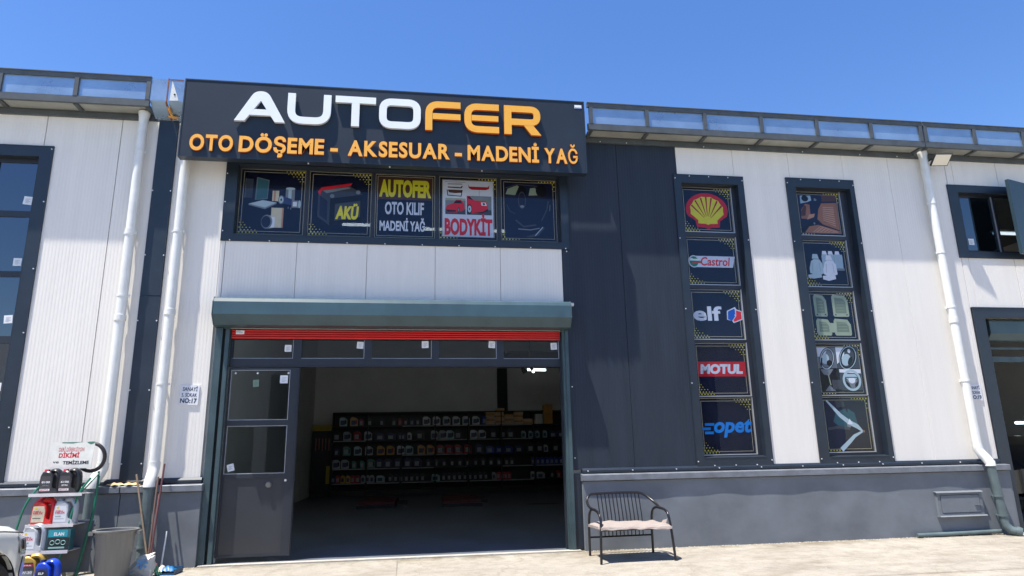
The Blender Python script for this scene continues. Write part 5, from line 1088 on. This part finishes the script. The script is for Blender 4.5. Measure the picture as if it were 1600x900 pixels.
# ================================================================== cars
def car(label, x, y, z, rz, paint, sc_=1.0):
    t = thing('parked_car', label, 'car', (x, y, z), rz); K = sc_/S
    # stations along x: (x, half width at sill, half width at belt, z sill, z belt, z roof, half width roof)
    ST = [(2.13, .52, .50, .36, .62, .66, .42), (2.08, .66, .66, .30, .72, .78, .56), (1.96, .76, .76, .26, .80, .86, .64), (1.70, .84, .84, .24, .86, .93, .70), (1.25, .87, .87, .23, .90, 1.0, .74), (.85, .88, .88, .23, .93, 1.05, .76),
          (.35, .88, .88, .23, .95, 1.33, .64), (-.1, .88, .88, .23, .95, 1.50, .60), (-.8, .88, .88, .23, .96, 1.54, .60), (-1.4, .88, .87, .23, .97, 1.48, .58), (-1.8, .86, .85, .26, .98, 1.28, .60), (-2.0, .82, .80, .32, .92, 1.0, .66), (-2.08, .72, .72, .40, .80, .86, .6)]
    m = M(); n = 18
    def arch(xx, zz):
        for cx in (1.33, -1.30):
            d = abs(xx-cx)
            if d < .39: zz = max(zz, .33+math.sqrt(.39**2-d*d))
        return zz
    xs = sorted({round(s_[0], 3) for s_ in ST}|{round(1.33+.39*math.cos(R(a)), 3) for a in range(0, 181, 15)}|{round(-1.30+.39*math.cos(R(a)), 3) for a in range(0, 181, 15)}, reverse=True)
    def at_(xx):
        for a, b in zip(ST, ST[1:]):
            if a[0] >= xx >= b[0]:
                t_ = (a[0]-xx)/(a[0]-b[0]+1e-9); return [a[i]+(b[i]-a[i])*t_ for i in range(7)]
        return list(ST[-1])
    for xx in xs:
        _, ws, wb, zs, zb_, zr, wr = at_(xx); za = arch(xx, zs)
        ring = []
        for sgn in (-1, 1):
            half = [(ws*.96, za), (ws*1.0, max(za, zs+.12)), (wb*1.01, max(za+.01, .55)), (wb*1.01, max(za+.02, zb_-.10)), (wb*.985, zb_-.02), (wb*.95, zb_+.01), (wr+(wb-wr)*.28, zb_+(zr-zb_)*.55), (wr, zr-.03), (wr*.6, zr)]
            ring += [(sgn*p_[0], p_[1]) for p_ in (half if sgn < 0 else half[::-1])]
        m.v += [(xx*K, a*K, b*K) for a, b in ring]
    for i in range(len(xs)-1):
        for j in range(n-1): m.f.append((i*n+j, i*n+j+1, (i+1)*n+j+1, (i+1)*n+j)); m.m.append(0)
    m.f.append(tuple(range(n))); m.m.append(0); m.f.append(tuple(len(m.v)-n+k for k in range(n-1, -1, -1))); m.m.append(0)
    m.build('car_body', paint, t, smooth=38)
    gm = pm('car_glass', (.01, .012, .015), .06, coat=.5)
    for sgn in (-1, 1):
        m = M(); q_ = [(.30, 1.0), (.62, 1.0), (.25, 1.24), (-.05, 1.41), (-.9, 1.45), (-1.35, 1.38), (-1.6, 1.03)]
        def wy(xx, zz):
            _, ws, wb, zs, zb_, zr, wr = at_(xx); f_ = min(1, max(0, (zz-zb_)/(zr-zb_+1e-6))); return (wb*.95+(wr-wb*.95)*f_+.035)
        m.add([(a*K, sgn*wy(a, b)*K, b*K) for a, b in q_], [tuple(range(len(q_)))]); m.build('side_window', gm, t)
        m = M(); m.sheet(lambda u, v: ((2.085-.36*u-.04*v)*K, sgn*(.60+.245*u+.012-.01*v)*K, (.63+.03*u+(.135-.03*u*0)*v+.02*u*v)*K), 8, 4); m.build('headlight', pm('headlight_lens', (.035, .033, .032), .2, coat=.4, var=.5, scale=22), t, smooth=60)
        m = M(); m.tube([(1.70*K, sgn*.872*K, .845*K), (1.45*K, sgn*.868*K, .875*K), (1.1*K, sgn*.862*K, .905*K), (.75*K, sgn*.86*K, .93*K)], .006*K, 5); m.build('bonnet_gap', BACKM, t)
        m = M(); m.tube([(1.79*K, sgn*.845*K, .63*K), (1.745*K, sgn*.858*K, .50*K), (1.735*K, sgn*.862*K, .38*K)], .005*K, 5); m.build('bumper_gap', BACKM, t)
        m = M(); m.sheet(lambda u, v: ((2.06-.30*u)*K, sgn*(.625+.235*u+.016)*K, (.665+.028*u+.085*v)*K), 6, 2); m.build('reflector', pm('lamp_reflector', (.12, .11, .11), .25, metal=.3, var=.6, scale=30), t)
        for cx in (1.33, -1.30):
            w_ = link('wheel', None, t, (cx*K, sgn*.80*K, .33*K)); mm = M(); mm.torus((0, 0, 0), .255*K, .07*K, (0, 1, 0), 36, 12); mm.v = [(a, b*1.35, c) for a, b, c in mm.v]; mm.build('tyre', TYRE, w_, smooth=60)
            mm = M(); mm.torus((0, sgn*.06*K, 0), .19*K, .014*K, (0, 1, 0), 30, 6)
            for k in range(7):
                a = R(360/7*k); mm.tube([(0, sgn*.07*K, 0), (.19*K*math.cos(a), sgn*.06*K, .19*K*math.sin(a))], [.03*K, .022*K], 6)
            mm.tube([(0, sgn*.02*K, 0), (0, sgn*.085*K, 0)], .04*K, 12); mm.build('rim', RIM, w_, smooth=40)
            M().tube([(0, -sgn*.06*K, 0), (0, sgn*.01*K, 0)], .2*K, 24).build('brake_disc', BACKM, w_)
            m = M(); m.sheet(lambda u, v: ((cx+.39*math.cos(math.pi*u))*K, sgn*(.86-.30*v)*K, (.33+.39*math.sin(math.pi*u))*K), 16, 1); m.build('wheel_arch', pm('arch_liner', (.02, .016, .022), .8), t, smooth=60)
        M().box(.45*K, .62*K, sgn*.90*K, sgn*1.04*K, .97*K, 1.10*K).build('wing_mirror', paint, t)
        M().box(-.55*K, .42*K, sgn*.892*K, sgn*.9*K, .30*K, .33*K).build('sill_trim', TYRE, t)
    m = M(); m.add([(.80*K, -.66*K, 1.07*K), (.80*K, .66*K, 1.07*K), (.05*K, .56*K, 1.475*K), (.05*K, -.56*K, 1.475*K)], [(0, 1, 2, 3)]); m.build('windscreen', gm, t)
    M().box(2.11*K, 2.14*K, -.42*K, .42*K, .42*K, .60*K).build('grille', TYRE, t); M().box(2.135*K, 2.15*K, -.26*K, .26*K, .44*K, .54*K).build('number_plate', STK, t)
    return t
CW = pm('car_white_paint', (.74, .75, .72), .22, var=.02, coat=.8)
car('white car at the left edge, only its right front corner in view', -5.08, -4.8, gz(-4.8)+.01, R(85), CW)
car('dark car parked inside the right hand unit', 13.7, 4.7, 0, R(90), pm('car_dark_paint', (.012, .013, .016), .2, coat=.8))
car('silver car parked across the yard, behind the camera', 1.5, -21.5, gz(-21), R(12), pm('car_silver_paint', (.4, .4, .41), .25, coat=.8, metal=.4))
# unit across the yard (seen only mirrored in the glass)
op = thing('workshop_unit', 'panelled unit across the yard, behind the camera', 'building', (0, -27, gz(-27)))
m = M(); holed(m, -26, 26, 0, 8.4, -.3, 0, [(-20+8*k, -16+8*k, 0, 4) for k in range(5)]); m.build('wall', WHITE, op)
for k in range(5):
    M().box(-20+8*k, -16+8*k, -.5, -.32, 0, 4).build('shutter', INDARK, op); M().box(-15.3+8*k, -14.0+8*k, .005, .03, 1.3, 6.4).build('window', pm('far_dark_glass', (.03, .04, .06), .1), op)
M().box(-26, 26, -8, -.31, 8.2, 8.5).build('roof', EAVE, op)
for k in range(4): M().box(-17.2+8*k+4.4, -17.2+8*k+5.4, .001, .04, 0, 7).build('pillar_flashing', NAVY, op)
